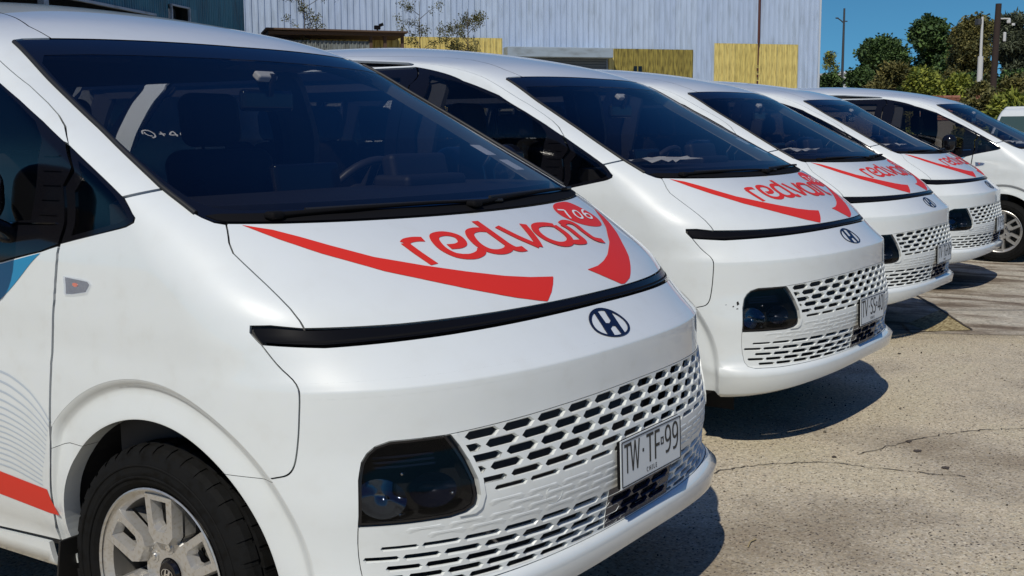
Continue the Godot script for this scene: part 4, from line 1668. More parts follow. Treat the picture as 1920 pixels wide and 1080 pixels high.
	for i in 9000:
		var k := r.randf()
		var along := r.randfn(.0, 1.1)
		var p := Vector2(5.72, -.40) + Vector2(.38, .92) * along + Vector2(-.92, .38) * absf(r.randfn(0, .22)) 
		var s := r.randf_range(.002, .006)
		sm.set_instance_transform(i, Transform3D(Basis(Vector3.UP, r.randf() * 6.0).scaled(Vector3(s, s * .6, s)), Vector3(p.x, .004 + s * .2, p.y)))
		var c := r.randf_range(.42, .62)
		sm.set_instance_color(i, Color(c, c * .86, c * .60))
	var si := MultiMeshInstance3D.new()
	si.multimesh = sm
	si.material_override = gmat
	named(si, "sand_drift")
	tag(si, "thin drift of pale sand along the broken edge of the concrete slabs", "sand", "", "stuff")
	var stick := MB.new()
	tube(stick, [Vector3(.915, .006, .065), Vector3(.96, .008, .055), Vector3(1.0, .006, .06)], [.003], 5)
	var so := put(stick, "dry_twig", mat("dry_straw", lin(.38, .30, .16), .9), self)
	tag(so, "short pale dry twig lying on the yard in front of the bumpers", "twig")

# corrugated cladding: one sheet, ribs standing out towards +z
func clad(w: float, h: float, pitch := .25, depth := .035, y0 := 0.0) -> MB:
	var b := MB.new()
	var n := int(round(w / pitch))
	for i in n:
		var x := i * pitch
		var xs := [x, x + pitch * .50, x + pitch * .62, x + pitch * .84, x + pitch * .96, x + pitch]
		var zs := [0.0, 0.0, depth, depth, 0.0, 0.0]
		for k in 5:
			var a := Vector3(xs[k], y0, zs[k])
			var c := Vector3(xs[k + 1], y0, zs[k + 1])
			var d := (c - a)
			var nn := Vector3(-d.z, 0, d.x).normalized()
			b.quad(a, c, c + Vector3(0, h, 0), a + Vector3(0, h, 0), nn)
	return b

func shed() -> void:
	var ang := -.7062
	var sh := thing("corrugated_shed", "large pale blue-grey corrugated metal shed with yellow patches behind the vans", "shed", Vector3(30.35, 0, -32.97), ang)
	var tints := []
	for k in 3:
		var m := mat("pale_cladding_%d" % k, lin([.46, .475, .445][k], [.565, .58, .55][k], [.735, .745, .725][k]), .45)
		grain(m, noise_tex(31 + k, .02, [Color(.88, .88, .87), Color(.97, .97, .97), Color(1, 1, 1)], [.15, .4, .8]), Vector3(.5, .06, .5))
		tints.append(m)
	var sheet_mesh := clad(1.0, 9.5, .25, .05).mesh()
	for i in 28:
		var s := put_mesh(sheet_mesh, "cladding_sheet", tints[(i * 7 + i / 3) % 3], sh)
		s.position = Vector3(-2.55 + i, 0, .006 * (i % 2))
	var b := MB.new()
	box(b, Vector3(11.5, 9.55, -12), Vector3(28.2, .14, 24.2))
	box(b, Vector3(11.5, 4.7, -24), Vector3(28, 9.4, .2))
	box(b, Vector3(25.36, 4.72, -12), Vector3(.16, 9.44, 23.9))
	box(b, Vector3(-2.6, 4.72, -12), Vector3(.1, 9.44, 23.9))
	put(b, "shed_body", tints[1], sh)
	b = MB.new()
	box(b, Vector3(25.47, 4.7, .02), Vector3(.09, 9.4, .10), Basis.IDENTITY, .01)
	put(b, "corner_trim", mat("pale_trim", lin(.55, .60, .66), .5), sh)
	# yellow sheets
	var ym := []
	for k in 3:
		var m := mat("yellow_cladding_%d" % k, lin([.72, .66, .36][k], [.60, .55, .30][k], [.21, .18, .07][k]), .55)
		grain(m, noise_tex(41 + k, .03, [Color(.50, .48, .45), Color(.86, .85, .83), Color(1, 1, 1)] if k == 2 else [Color(.74, .72, .68), Color(.94, .93, .91), Color(1, 1, 1)], [.2, .45, .8]), Vector3(.8, .10, .8))
		ym.append(m)
	for q in [[1.98, 10.60, 5.27, 0], [20.27, 24.39, 5.22, 0], [15.55, 19.26, 4.92, 2]]:
		var n := int(round((q[1] - q[0]) / .92))
		var w: float = (q[1] - q[0]) / n
		var mesh_ := clad(w, q[2], w / 4).mesh()
		for i in n:
			var s := put_mesh(mesh_, "yellow_sheet", ym[q[3]] if q[3] == 2 or i % 3 != 1 else ym[1], sh)
			s.position = Vector3(q[0] + i * w, 0, .058 + .006 * (i % 2))
	b = MB.new()
	box(b, Vector3(16.68, 4.035, .08), Vector3(.40, .31, .03))
	var vf := put(b, "vent_shade_panel", M.gloss_black, sh)  # solid box, its black colour stands for the shade inside the vent
	b = MB.new()
	box(b, Vector3(15.42, 2.46, .09), Vector3(.22, 4.9, .14), Basis.IDENTITY, .01)
	put(b, "yellow_post", ym[0], sh)
	# roller shutter under its housing
	b = MB.new()
	box(b, Vector3(12.97, 4.69, .36), Vector3(4.66, .42, .70), Basis.IDENTITY, .03)
	var hm := mat("shutter_housing", lin(.33, .40, .47), .5)
	grain(hm, noise_tex(51, .02, [Color(.80, .78, .75), Color(.97, .97, .97), Color(1, 1, 1)], [.15, .4, .8]), Vector3(.12, .2, .12))
	put(b, "shutter_housing", hm, sh)
	b = MB.new()
	box(b, Vector3(12.97, 2.2, .06), Vector3(4.5, 4.5, .02))
	var rs := put(b, "roller_shutter", mat("dark_shutter", lin(.13, .15, .17), .6), sh)
	for i in 38:
		b = MB.new()
		box(b, Vector3(12.97, 4.42 - i * .115, .085), Vector3(4.5, .10, .03), Basis.IDENTITY, .012)
		put(b, "slat", M.dark_shutter, rs)
	# brown down pipe
	b = MB.new()
	tube(b, [Vector3(22.37, 9.4, .16), Vector3(22.37, 5.25, .16)], [.055], 10)
	tube(b, [Vector3(22.37, 5.25, .16), Vector3(22.37, 4.95, .13), Vector3(22.37, 4.3, .13)], [.03], 8)
	var dp := put(b, "down_pipe", mat("rusty_pipe", lin(.085, .028, .022), .7), sh)
	for i in 5:
		b = MB.new()
		box(b, Vector3(22.37, 4.1 - i * .28, .12), Vector3(.07, .12, .05))
		put(b, "pipe_clip", M.rusty_pipe, dp)
	# lean-to at the left
	var lt := thing("lean_to", "low lean-to with a brown flat roof against the pale shed", "lean-to", Vector3(30.35, 0, -32.97) + Basis(Vector3.UP, ang) * Vector3(0, 0, .1), ang)
	var br := mat("brown_timber", lin(.085, .05, .03), .8)
	b = MB.new()
	box(b, Vector3(3.45, 5.17, 1.1), Vector3(5.2, .13, 2.2), Basis.IDENTITY, .015)
	box(b, Vector3(3.45, 5.27, 1.15), Vector3(5.4, .07, 2.4), Basis(Vector3.BACK, -.008), .01)
	put(b, "roof_board", br, lt)
	for x in [4.75, 5.30, 5.98]:
		b = MB.new()
		box(b, Vector3(x, 2.55, 2.0), Vector3(.12, 5.1, .12))
		put(b, "post", br, lt)
	var gm := mat("grey_cladding", lin(.24, .27, .27), .6)
	grain(gm, noise_tex(52, .03, [Color(.6, .58, .55), Color(1, 1, 1)], [.25, .7]), Vector3(1.2, .12, 1.2))
	var gmesh := clad(.94, 4.9, .47 / 3).mesh()
	for i in 4:
		var s := put_mesh(gmesh, "grey_sheet", gm, lt)
		s.position = Vector3(.95 + i * .94, 0, 2.0 + .006 * (i % 2))
	b = MB.new()
	box(b, Vector3(5.15, 5.50, 1.2), Vector3(.25, .16, .12), Basis.IDENTITY, .02)
	tube(b, [Vector3(5.15, 5.3, 1.2), Vector3(5.15, 5.45, 1.2)], [.03], 6)
	box(b, Vector3(5.30, 5.60, 1.25), Vector3(.18, .12, .02), Basis(Vector3.BACK, .4))
	put(b, "floodlight", M.matt_black, lt)

	# teal building nearer, at the left edge
	var tb := thing("teal_warehouse", "weathered teal metal warehouse with a dark open bay at the left edge", "warehouse", Vector3(14.39, 0, -24.45), .4028)
	var tm := []
	for k in 3:
		var m := mat("teal_cladding_%d" % k, lin(.016 + .006 * k, .145 + .02 * k, .215 + .02 * k), .5)
		grain(m, noise_tex(61 + k, .02, [Color(.62, .66, .68), Color(.9, .92, .92), Color(1, 1, 1)], [.2, .45, .8]), Vector3(.9, .06, .9))
		tm.append(m)
	var tmesh := clad(.98, 9.0, .14, .012).mesh()
	for i in 7:  # right of the bay
		if i == 1 or i == 2: continue
		var s := put_mesh(tmesh, "cladding_sheet", tm[i % 3], tb)
		s.position = Vector3(7.72 + i * .98, 0, .004 * (i % 2))
	for q in [[8.70, 9.68, 0.0, 4.4], [8.70, 9.68, 5.42, 3.6], [9.68, 10.66, 0.0, 4.4], [9.68, 10.66, 5.42, 3.6]]:
		var s := put(clad(q[1] - q[0], q[3], .14, .012, q[2]), "cladding_sheet", tm[1], tb)
		s.position = Vector3(q[0], 0, .002)
	b = MB.new()
	box(b, Vector3(10.4, 4.9, 0.004), Vector3(.52, 1.05, .02))
	put(b, "cladding_infill", tm[1], tb)
	b = MB.new()
	box(b, Vector3(9.45, 4.88, -.25), Vector3(1.3, 1.05, .06))
	var wn := put(b, "window", M.privacy_glass, tb)
	b = MB.new()
	for q in [[8.85, 4.9, .06, 1.08], [10.11, 4.9, .06, 1.08]]:
		box(b, Vector3(q[0], q[1], .03), Vector3(q[2], q[3], .07))
	box(b, Vector3(9.48, 5.42, .03), Vector3(1.3, .05, .07))
	put(b, "window_frame", hm, wn)
	for i in 13:  # above the bay
		var s := put(clad(.98, 3.98, .14, .012, 5.03), "cladding_sheet", tm[(i + 1) % 3], tb)
		s.position = Vector3(-5.02 + i * .98, 0, .004 * (i % 2))
	b = MB.new()
	box(b, Vector3(1.35, 4.99, .03), Vector3(12.8, .07, .12))
	put(b, "bay_lintel", hm, tb)
	b = MB.new()
	box(b, Vector3(4.8, 4.5, -14.5), Vector3(20, 9.0, .1))
	box(b, Vector3(4.8, 9.05, -7.2), Vector3(20, .1, 14.6))
	box(b, Vector3(14.58, 4.5, -7.2), Vector3(.06, 9.0, 14.4))
	box(b, Vector3(-5.05, 4.5, -7.2), Vector3(.06, 9.0, 14.4))
	put(b, "bay_wall", mat("warehouse_lining", lin(.16, .19, .21), .9), tb)
	b = MB.new()
	box(b, Vector3(1.72, 2.5, .06), Vector3(.22, 5.0, .18))
	put(b, "bay_column", hm, tb)

# ---------------------------------------------------------------- plants
func leaf_mesh(n: int, size: float, sd: int, long := 1.0) -> ArrayMesh:  # a clump of small folded leaves
	var r := RandomNumberGenerator.new()
	r.seed = sd
	var b := MB.new()
	for i in n:
		var p := Vector3(r.randf_range(-1, 1), r.randf_range(-1, 1), r.randf_range(-1, 1)) * .5
		var t := Basis.from_euler(Vector3(r.randf_range(-.9, .9), r.randf() * TAU, r.randf_range(-.9, .9)))
		var l := size * r.randf_range(.7, 1.3) * long
		var w := size * r.randf_range(.35, .6) / long
		var tip := p + t * Vector3(0, l * .05, l)
		var a := p + t * Vector3(-w, l * .12, l * .45)
		var c := p + t * Vector3(w, l * .12, l * .45)
		b.flat(p, a, tip, t * Vector3(-.4, .9, 0))
		b.flat(p, tip, c, t * Vector3(.4, .9, 0))
	return b.mesh()

func crown(parent: Node3D, called: String, lobes: Array, count: int, mesh_: Mesh, clump: float, dark: Color, light: Color, sd: int) -> void:
	var r := RandomNumberGenerator.new()
	r.seed = sd
	var mm := MultiMesh.new()
	mm.transform_format = MultiMesh.TRANSFORM_3D
	mm.use_colors = true
	mm.mesh = mesh_
	mm.instance_count = count
	var total := 0.0
	for l in lobes: total += l[3] * l[3] * l[4]
	var i := 0
	for q in lobes.size():
		var l: Array = lobes[q]
		var n := int(count * l[3] * l[3] * l[4] / total) if q < lobes.size() - 1 else count - i
		for k in n:
			var d := Vector3(r.randfn(), r.randfn(), r.randfn()).normalized() * pow(r.randf(), .42) * r.randf_range(.62, 1.38)
			var p := Vector3(l[0], l[1], l[2]) + d * Vector3(l[3], l[4], l[3])
			var s := clump * r.randf_range(.6, 1.35)
			mm.set_instance_transform(i, Transform3D(Basis.from_euler(Vector3(r.randf() * TAU, r.randf() * TAU, 0)).scaled(Vector3(s, s, s)), p))
			var c := dark.lerp(light, clampf(r.randfn(.45, .3), 0, 1))
			mm.set_instance_color(i, c)
			i += 1
	var o := MultiMeshInstance3D.new()
	o.multimesh = mm
	o.material_override = M.leaf
	o.name = called
	o.set_meta("kind", "stuff")
	parent.add_child(o, true)

func limbs(parent: Node3D, h: float, tr: float, lobes: Array, sd: int) -> void:
	var r := RandomNumberGenerator.new()
	r.seed = sd
	var b := MB.new()
	tube(b, [Vector3(0, -.1, 0), Vector3(r.randf_range(-.1, .1), h * .3, 0), Vector3(r.randf_range(-.2, .2), h * .62, r.randf_range(-.2, .2)), Vector3(0, h * .85, 0)], [tr, tr * .8, tr * .5, tr * .15], 8)
	for l in lobes:
		var s := Vector3(0, h * r.randf_range(.25, .45), 0)
		var e := Vector3(l[0], l[1], l[2])
		tube(b, [s, s.lerp(e, .5) + Vector3(0, -.12 * h * .2, 0), e, e + (e - s).normalized() * l[3] * .7], [tr * .5, tr * .36, tr * .2, tr * .06], 6)
	put(b, "trunk", M.bark, parent)

func random_lobes(w: float, y0: float, y1: float, n: int, sd: int, shape := 1.0) -> Array:
	var r := RandomNumberGenerator.new()
	r.seed = sd
	var out := []
	for i in n:
		var t := (i + .5) / n
		var y := lerpf(y0, y1, t)
		var ww := w * (sin(clampf(t * .85 + .15, 0, 1) * PI) * .75 + .25) * shape
		var a := r.randf() * TAU
		var d := ww * r.randf_range(.25, .75)
		var s := w * r.randf_range(.24, .50)
		out.append([cos(a) * d, minf(y, y1 - s * .7), sin(a) * d, s, s * r.randf_range(.7, 1.0)])
	return out

func plants() -> void:
	var lf := mat("leaf", Color.WHITE, .7)
	lf.vertex_color_use_as_albedo = true
	lf.backlight_enabled = true
	lf.backlight = Color(.25, .3, .1)
	mat("bark", lin(.07, .055, .04), .9)
	var big := leaf_mesh(9, .62, 71)
	var fine := leaf_mesh(12, .45, 72)
	var slim := leaf_mesh(10, .55, 73, 1.6)
	var dg := [Color(.016, .045, .013), Color(.105, .18, .042)]
	var og := [Color(.045, .055, .015), Color(.23, .20, .055)]
	var gg := [Color(.035, .05, .03), Color(.13, .15, .085)]
	var yg := [Color(.07, .11, .014), Color(.34, .36, .05)]
	for q in [
		["round dark green broadleaf tree, the one right of the street lamp", Vector3(99.7, 0, -28.2), 8.95, 2.8, 2.6, 16, big, dg, 9500, .38],
		["tallest dense dark green tree, left of the white lamp post", Vector3(91.9, 0, -21.7), 9.6, 2.95, 2.2, 20, big, dg, 13500, .38],
		["brownish olive tree standing behind the white lamp post", Vector3(87.0, 0, -18.1), 9.2, 2.4, 2.2, 16, fine, og, 9000, .38],
		["grey-green eucalyptus with open crown behind the wooden pole", Vector3(100.6, 0, -18.0), 10.5, 2.2, 3.4, 14, slim, gg, 4600, .40],
		["grey-green eucalyptus cut by the right edge of the photo", Vector3(101.9, 0, -15.6), 10.0, 2.2, 2.6, 14, slim, gg, 5000, .40]]:
		var t := thing("tree", q[0], "tree", q[1], 0.0, "trees beyond the yard")
		var lobes := random_lobes(q[3], q[4], q[2], q[5], int(q[1].x * 10))
		limbs(t, q[2], .16, lobes, 80)
		crown(t, "crown", lobes, q[8], q[6], q[9], q[7][0], q[7][1], int(q[1].x))
	# sapling beside the street lamp
	var sp := thing("tree", "thin sparse sapling between the shed corner and the street lamp", "tree", Vector3(72.2, 0, -23.4), 0.0, "trees beyond the yard")
	var sl := [[.0, 5.9, 0, .40, .5], [.45, 5.2, .2, .35, .4], [-.5, 6.0, .1, .3, .35], [-.75, 5.4, 0, .25, .25], [.3, 4.4, .3, .4, .5]]
	limbs(sp, 6.5, .06, sl, 81)
	crown(sp, "crown", sl, 130, fine, .26, gg[0], yg[1], 82)
	# bushes along the boundary
	var bl := [
		["small dark bush just right of the shed corner", Vector3(57.1, 0, -18.2), 4.1, .95, dg, fine],
		["leafy green bush under the street lamp", Vector3(55.9, 0, -16.5), 4.35, 1.2, dg, fine],
		["light olive feathery bush in front of the round tree", Vector3(53.6, 0, -14.4), 4.35, 1.35, og, slim],
		["bright green bush below the gap between the two dark trees", Vector3(49.2, 0, -11.8), 3.75, 1.15, yg, fine],
		["green bush above the brick wall", Vector3(50.0, 0, -10.5), 3.5, 1.15, yg, fine],
		["brown-green bush at the foot of the white lamp post", Vector3(43.3, 0, -7.9), 2.95, 1.0, og, fine],
		["wide olive bush at the foot of the wooden pole", Vector3(44.8, 0, -7.2), 3.25, 1.25, og, fine],
		["yellow-green bush behind the far white minibus", Vector3(33.5, 0, -5.0), 2.25, .75, yg, slim],
		["low dark bush between brick wall and the far minibus", Vector3(34.8, 0, -6.2), 2.25, .75, og, fine],
		["dark bush filling the gap behind the wooden pole", Vector3(62.0, 0, -10.6), 4.3, 1.8, dg, big],
		["dark bush behind the brick wall", Vector3(62.0, 0, -13.0), 4.2, 1.8, dg, big],
		["olive green bush at the right edge above the minibus", Vector3(36.6, 0, -4.4), 2.9, 1.0, og, fine]]
	for q in bl:
		var t := thing("bush", q[0], "bush", q[1], 0.0, "bushes along the yard boundary")
		var lobes := random_lobes(q[3], .5, q[2], 7, int(q[1].x * 7), 1.2)
		limbs(t, q[2] * .8, .05, lobes, 90)
		crown(t, "crown", lobes, 4200, q[5], .27, q[4][0], q[4][1], int(q[1].x * 3))
	# thin young trees in front of the shed
	for q in [["thin sapling with few leaves left of the lean-to roof", Vector3(31.2, 0, -30.4), 6.9, 1.05, 8, 260],
			["bare thin sapling in front of the yellow sheets, left of its leafier neighbour", Vector3(34.4, 0, -27.3), 6.5, .95, 8, 260],
			["leafy sapling in front of the yellow sheets beside the roller shutter", Vector3(35.7, 0, -25.9), 6.25, 1.05, 12, 620]]:
		var t := thing("sapling", q[0], "sapling", q[1], 0.0, "saplings in front of the shed")
		var r := RandomNumberGenerator.new()
		r.seed = int(q[1].x * 13)
		var lobes := []
		var b := MB.new()
		tube(b, [Vector3.ZERO, Vector3(.05, q[2] * .4, 0), Vector3(-.05, q[2] * .7, .05), Vector3(0, q[2], 0)], [.05, .04, .025, .008], 6)
		for i in q[4] * 2:
			var y0: float = lerpf(q[2] * .55, q[2] * .93, (i + .5) / (q[4] * 2.0))
			var a := r.randf() * TAU
			var l: float = q[3] * r.randf_range(.5, 1.25)
			var e := Vector3(cos(a) * l, y0 + l * r.randf_range(.1, .7), sin(a) * l)
			tube(b, [Vector3(0, y0, 0), Vector3(e.x * .5, lerpf(y0, e.y, .6), e.z * .5), e], [.014, .009, .004], 5)
			lobes.append([e.x, e.y, e.z, .2, .2])
			lobes.append([e.x * .6, lerpf(y0, e.y, .65), e.z * .6, .16, .16])
		put(b, "trunk", M.bark, t)
		crown(t, "crown", lobes, q[5], leaf_mesh(5, .34, 74, 1.4), .19, Color(.035, .045, .014), Color(.15, .14, .04), 95 + q[5])

func far_things() -> void:
	var grey := mat("lamp_grey", lin(.05, .055, .06), .6)
	var b := MB.new()
	var lp := thing("street_lamp", "slim dark street lamp with one thin side arm above the trees", "street lamp", Vector3(57.85, 0, -17.94))
	tube(b, [Vector3(0, 0, 0), Vector3(0, 5.0, 0), Vector3(0, 7.6, 0)], [.09, .07, .05], 8)
	put(b, "pole", grey, lp)
	b = MB.new()
	tube(b, [Vector3(0, 6.85, 0), Vector3(-.14, 7.0, -.13), Vector3(-.28, 7.1, -.25)], [.03], 6)
	tube(b, [Vector3(0, 6.95, 0), Vector3(.14, 6.95, .13)], [.03], 6)
	put(b, "arm", grey, lp)
	b = MB.new()
	rbox(b, Vector3(-.30, 7.1, -.27), Vector3(.2, .06, .12), .02)
	put(b, "lamp_head", grey, lp)
	b = MB.new()
	var wp := thing("lamp_post", "white concrete lamp post in front of the olive tree", "lamp post", Vector3(48.79, 0, -9.28))
	tube(b, [Vector3(0, 0, 0), Vector3(0, 4.4, 0)], [.13, .11], 10)
	tube(b, [Vector3(0, 4.4, 0), Vector3(0, 6.0, 0)], [.06, .05], 8)
	put(b, "post", mat("post_white", lin(.55, .56, .56), .7), wp)
	b = MB.new()
	rbox(b, Vector3(-.12, 5.78, -.13), Vector3(.3, .26, .16), .04, Basis(Vector3.UP, .8))
	put(b, "floodlight", grey, wp)
	b = MB.new()
	var up := thing("utility_pole", "dark wooden utility pole with white fittings at its top", "utility pole", Vector3(53.55, 0, -9.62))
	tube(b, [Vector3(-.15, 0, -.1), Vector3(0, 6.95, 0)], [.16, .13], 10)
	put(b, "pole", mat("pole_wood", lin(.035, .022, .018), .9), up)
	b = MB.new()
	rbox(b, Vector3(.30, 6.2, .40), Vector3(.16, .22, .16), .04)
	rbox(b, Vector3(.20, 5.5, .28), Vector3(.16, .42, .12), .04)
	box(b, Vector3(.16, 6.3, .22), Vector3(.12, .05, .5), Basis(Vector3.UP, .6))
	box(b, Vector3(.42, 6.05, .58), Vector3(.12, .1, .12))
	put(b, "insulator", M.post_white, up)
	# far white house
	var hs := thing("white_house", "small distant white building beyond the shed corner", "house", Vector3(117.2, 0, -38.4), -.59)
	b = MB.new()
	box(b, Vector3(0, 3.3, 0), Vector3(3.6, 6.6, 3))
	put(b, "wall", mat("house_white", lin(.6, .62, .66), .8), hs)
	b = MB.new()
	box(b, Vector3(0, 6.8, 0), Vector3(4.0, .5, 3.4))
	put(b, "roof", M.post_white, hs)
	b = MB.new()
	for x in [-.9, .9]:
		box(b, Vector3(x, 6.25, 1.52), Vector3(.35, .4, .06))
	put(b, "window", M.matt_black, hs)
	hs = thing("white_house", "distant white roof showing above the bush under the street lamp", "house", Vector3(118.6, 0, -35.9), -.59)
	b = MB.new()
	box(b, Vector3(0, 3.4, 0), Vector3(2.2, 6.8, 3))
	put(b, "wall", M.house_white, hs)
	b = MB.new()
	prism(b, P2([-1.3, 0, 1.3, 0, 1.1, .75, -.9, .55]), -1.6, 1.6, Transform3D(Basis.IDENTITY, Vector3(0, 6.8, 0)))
	put(b, "roof", M.post_white, hs)
	# boundary wall with its dark coping, and a stretch of bare brick
	var wall := thing("boundary_wall", "long plain wall with a dark coping between yard and bushes", "wall", Vector3(35.3, 0, -14.3), -.96)
	b = MB.new()
	box(b, Vector3(2.6, 1.36, 0), Vector3(5.6, 2.72, .2))
	put(b, "wall_face", mat("wall_render", lin(.22, .2, .17), .9), wall)
	b = MB.new()
	box(b, Vector3(2.6, 2.77, 0), Vector3(5.7, .08, .32), Basis.IDENTITY, .01)
	put(b, "coping", M.matt_black, wall)
	var bw := thing("brick_wall", "worn red brick wall top showing between the bushes", "wall", Vector3(36.6, 0, -8.6), -.98)
	b = MB.new()
	box(b, Vector3(1.1, 1.2, 0), Vector3(2.2, 2.4, .16))
	put(b, "mortar", M.wall_render, bw)
	var r := RandomNumberGenerator.new()
	r.seed = 17
	var bm := []
	for k in 3: bm.append(mat("brick_%d" % k, lin([.30, .22, .36][k], [.115, .08, .16][k], [.07, .05, .11][k]), .9))
	var meshes := []
	for k in 3:
		var q := MB.new()
		box(q, Vector3.ZERO, Vector3(.27, .075, .21 + k * .008), Basis.IDENTITY, .008)
		meshes.append(q.mesh())
	for row in 9:
		for i in 8:
			if row == 8 and r.randf() < .35: continue
			var o := put_mesh(meshes[r.randi() % 3], "brick", bm[r.randi() % 3], bw)
			o.position = Vector3(.14 + i * .285 + (.14 if row % 2 else 0.0) - .07, 1.76 + row * .09, 0)
	minibus()

func minibus() -> void:
	# its windshield shows over the last van's hood at the right edge
	var mb := thing("white_minibus", "far white minibus cut by the right edge beyond the last van", "minibus", Vector3(28.5, 0, -3.35), 0.0)
	mb.rotation.y = atan2(-.94, -.34)
	var prof := P2([1.95, .35, 2.0, .75, 1.85, 1.0, 1.45, 1.12, .95, 1.78, .75, 1.93, .45, 1.99, -1.7, 1.99, -1.9, 1.85, -2.0, 1.0, -2.0, .35])
	var T := Transform3D(Basis(Vector3(0, 0, 1), Vector3(0, 1, 0), Vector3(-1, 0, 0)), Vector3.ZERO)
	var b := MB.new()
	var pb := smooth_line(prof, 3, true)
	var ins := []
	for k in 6:
		var a := k / 5.0 * PI / 2
		ins.append([.70 + .13 * sin(a), .13 * (1.0 - cos(a))])
	var cen := Vector2(0, 1.1)
	for sg in [-1.0, 1.0]:
		for k in 5:
			for i in pb.size():
				var j := (i + 1) % pb.size()
				var ring := func(p: Vector2, e: Array) -> Vector3: return T * Vector3((p + (cen - p).normalized() * e[1]).x, (p + (cen - p).normalized() * e[1]).y, sg * e[0])
				var p0: Vector3 = ring.call(pb[i], ins[k]); var p1: Vector3 = ring.call(pb[j], ins[k]); var p2: Vector3 = ring.call(pb[j], ins[k + 1]); var p3: Vector3 = ring.call(pb[i], ins[k + 1])
				var nn := (p1 - p0).cross(p3 - p0).normalized()
				if nn.dot((p0 + p2) / 2 - Vector3(0, 1.1, 0)) < 0.0: nn = -nn
				b.quad(p0, p1, p2, p3, nn)
	prism(b, pb, -.70, .70, T)
	var flank := PackedVector2Array()
	for p in pb: flank.append(p + (cen - p).normalized() * .13)
	prism(b, flank, -.829, .829, T)
	put(b, "body", M.van_white_paint, mb)
	var win := T * Transform3D(Basis.IDENTITY, Vector3.ZERO)
	b = MB.new()
	var n := Vector3(0, .6, .8)
	for i in 9:
		var x0 := -.68 + i * .15
		b.quad(Vector3(x0, 1.17, 1.428), Vector3(x0 + .15, 1.17, 1.428), Vector3(x0 + .15, 1.74, 1.003), Vector3(x0, 1.74, 1.003), n)
	for i in 1: pass
	put(b, "windshield", mat("greenish_glass", lin(.05, .085, .08), .06), mb)
	for sg in [1.0, -1.0]:
		b = MB.new()
		prism(b, P2([1.15, 1.15, .78, 1.66, .05, 1.74, .05, 1.15]), .81, .836, Transform3D(Basis(Vector3(0, 0, 1), Vector3(0, 1, 0), Vector3(-1, 0, 0)), Vector3.ZERO) if sg < 0 else Transform3D(Basis(Vector3(0, 0, 1), Vector3(0, 1, 0), Vector3(1, 0, 0)), Vector3.ZERO))
		put(b, "side_window", M.gloss_black, mb)
		b = MB.new()
		rbox(b, Vector3(sg * .96, 1.18, 1.12), Vector3(.2, .22, .1), .04)
		put(b, "mirror", M.gloss_black, mb)
		for z in [1.25, -1.25]:
			b = MB.new()
			lathe(b, [Vector2(-.1, .2), Vector2(-.1, .3), Vector2(.1, .3), Vector2(.1, .18), Vector2(.06, .001)], 20, Vector3(sg * .72, .3, z))
			put(b, "wheel", M.tyre_rubber, mb)

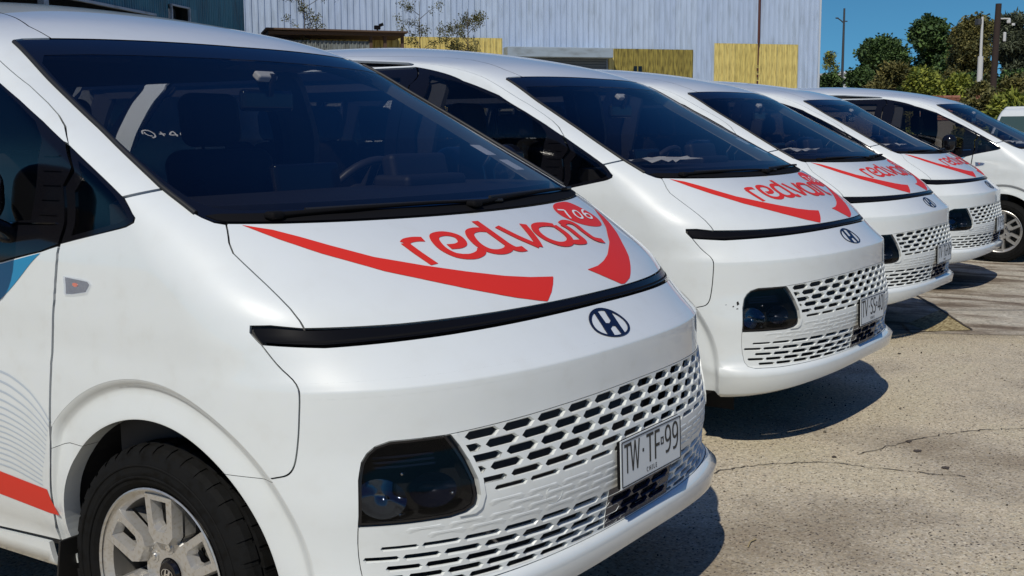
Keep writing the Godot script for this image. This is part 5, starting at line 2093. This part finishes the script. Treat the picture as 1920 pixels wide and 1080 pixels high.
func _ready() -> void:

	rng.seed = 1
	var cam := Camera3D.new()
	cam.name = "camera"
	cam.fov = 27.6815
	cam.near = .05
	cam.far = 2500.0
	add_child(cam)
	var yaw := .98779
	var pitch := .13367
	var roll := -.005
	var fw := Vector3(sin(yaw) * cos(pitch), -sin(pitch), -cos(yaw) * cos(pitch))
	var rt := Vector3(cos(yaw), 0, sin(yaw))
	var upv := rt.cross(fw)
	cam.basis = Basis(rt * cos(roll) + upv * sin(roll), upv * cos(roll) - rt * sin(roll), -fw)
	cam.position = Vector3(-2.823, 1.452, 1.545)
	cam.current = true
	var we := WorldEnvironment.new()
	we.name = "environment"
	var env := Environment.new()
	env.background_mode = Environment.BG_SKY
	var sky := Sky.new()
	var sm := ProceduralSkyMaterial.new()
	sm.sky_top_color = lin(.011, .09, .36)
	sm.sky_horizon_color = lin(.20, .66, 1.06)
	sm.sky_curve = .10
	sm.ground_bottom_color = lin(.16, .14, .11)
	sm.ground_horizon_color = lin(.26, .25, .22)
	sm.sun_angle_max = 12.0
	sm.sun_curve = .05
	sky.sky_material = sm
	env.sky = sky
	env.tonemap_mode = Environment.TONE_MAPPER_LINEAR
	env.tonemap_exposure = .65
	env.sdfgi_enabled = true
	env.ssao_enabled = true
	env.ssil_enabled = true
	we.environment = env
	add_child(we)
	var sun := DirectionalLight3D.new()
	sun.name = "sun"
	sun.light_energy = 1.6
	sun.light_color = Color(1.0, .975, .925)
	sun.light_angular_distance = .53
	sun.shadow_enabled = true
	add_child(sun)
	sun.look_at_from_position(Vector3(-.62, .74, .19) * 10.0, Vector3.ZERO)

	prepare_rows()
	materials()
	yard()
	shed()
	var van := build_van()
	var spots := [[0.0, 0.0, 0.0], [2.909, -.249, -.019], [5.792, -.584, -.011], [8.758, -.781, .034], [11.649, -.259, .008]]
	var plates := ["", "TV·SS▫40", "TV·TG▫06", "TV·TF▫16", ""]
	var labels := ["nearest white van with red lettered hood, cut by the left edge, plate TW TF 99",
		"second white van from the camera, plate TV SS 40, papers inside its windshield",
		"third white van in the row, its left half hidden behind the second van",
		"fourth white van, with pinkish lettering on its hood and the last van's wheel beside it",
		"last white van of the row, its side with black mirror and front wheel in view"]
	for i in 5:
		var o: Node3D = van if i == 0 else van.duplicate()
		o.name = "white_van" if i == 0 else "white_van_%03d" % i
		add_child(o, true)
		o.position = Vector3(spots[i][0], 0, spots[i][1])
		o.rotation.y = spots[i][2]
		tag(o, labels[i], "van", "white vans parked in a row")
		if i > 0 and plates[i]:
			o.get_node("number_plate/plate_number").mesh = plate_text(plates[i])
	M.erase("_wheel")
	# chipped paint on the second van's bumper beside the headlight
	var chips := MB.new()
	for q in [[-.792, .432, .006, .011], [-.815, .418, .004, .004], [-.845, .428, .003, .002], [-.800, .405, .005, .003]]:
		panel(chips, P2([q[0] - q[2], q[1] - q[3], q[0] + q[2], q[1] - q[3] * .4, q[0] + q[2] * .6, q[1] + q[3], q[0] - q[2] * .7, q[1] + q[3] * .6]), .03, .0008, 0.0)
	put(chips, "paint_chip", M.matt_black, get_node("white_van_001/front_bumper"))
	# papers lying on the dashboards
	for q in [[1, "crumpled white papers spread inside the windshield of the second van", -.40, .56, -.86], [2, "white paper sheets inside the windshield of the third van", -.42, .44, -.86], [3, "single white paper inside the windshield of the fourth van", -.1, .2, -.88], [4, "white paper inside the windshield of the last van", -.40, .36, -.86]]:
		var b := MB.new()
		var r := RandomNumberGenerator.new()
		r.seed = 200 + q[0]
		var n := 8
		var w: float = q[3]
		var hs := []
		for i in n + 1:
			for j in n + 1:
				var e := absf(float(i) / n - .5) * 2.0
				hs.append(Vector3((float(i) / n - .5) * w + sin(j * 1.3) * .01, .012 + .028 * absf(sin(i * 1.7 + j * .8)) * r.randf_range(.5, 1.0) + .01 * e, (float(j) / n - .5) * .26 + sin(i * .9) * .02))
		for i in n:
			for j in n:
				var p0: Vector3 = hs[i * (n + 1) + j]
				var p1: Vector3 = hs[(i + 1) * (n + 1) + j]
				var p2: Vector3 = hs[(i + 1) * (n + 1) + j + 1]
				var p3: Vector3 = hs[i * (n + 1) + j + 1]
				b.quad(p0, p1, p2, p3, -(p1 - p0).cross(p3 - p0).normalized())
		var o := put(b, "paper_sheet", M.paper_white, self)
		tag(o, q[1], "paper", "papers on the dashboards")
		var sp: Array = spots[q[0]]
		o.position = Vector3(sp[0], 0, sp[1]) + Basis(Vector3.UP, sp[2]) * Vector3(q[2], 1.272, q[4])
	plants()
	far_things()
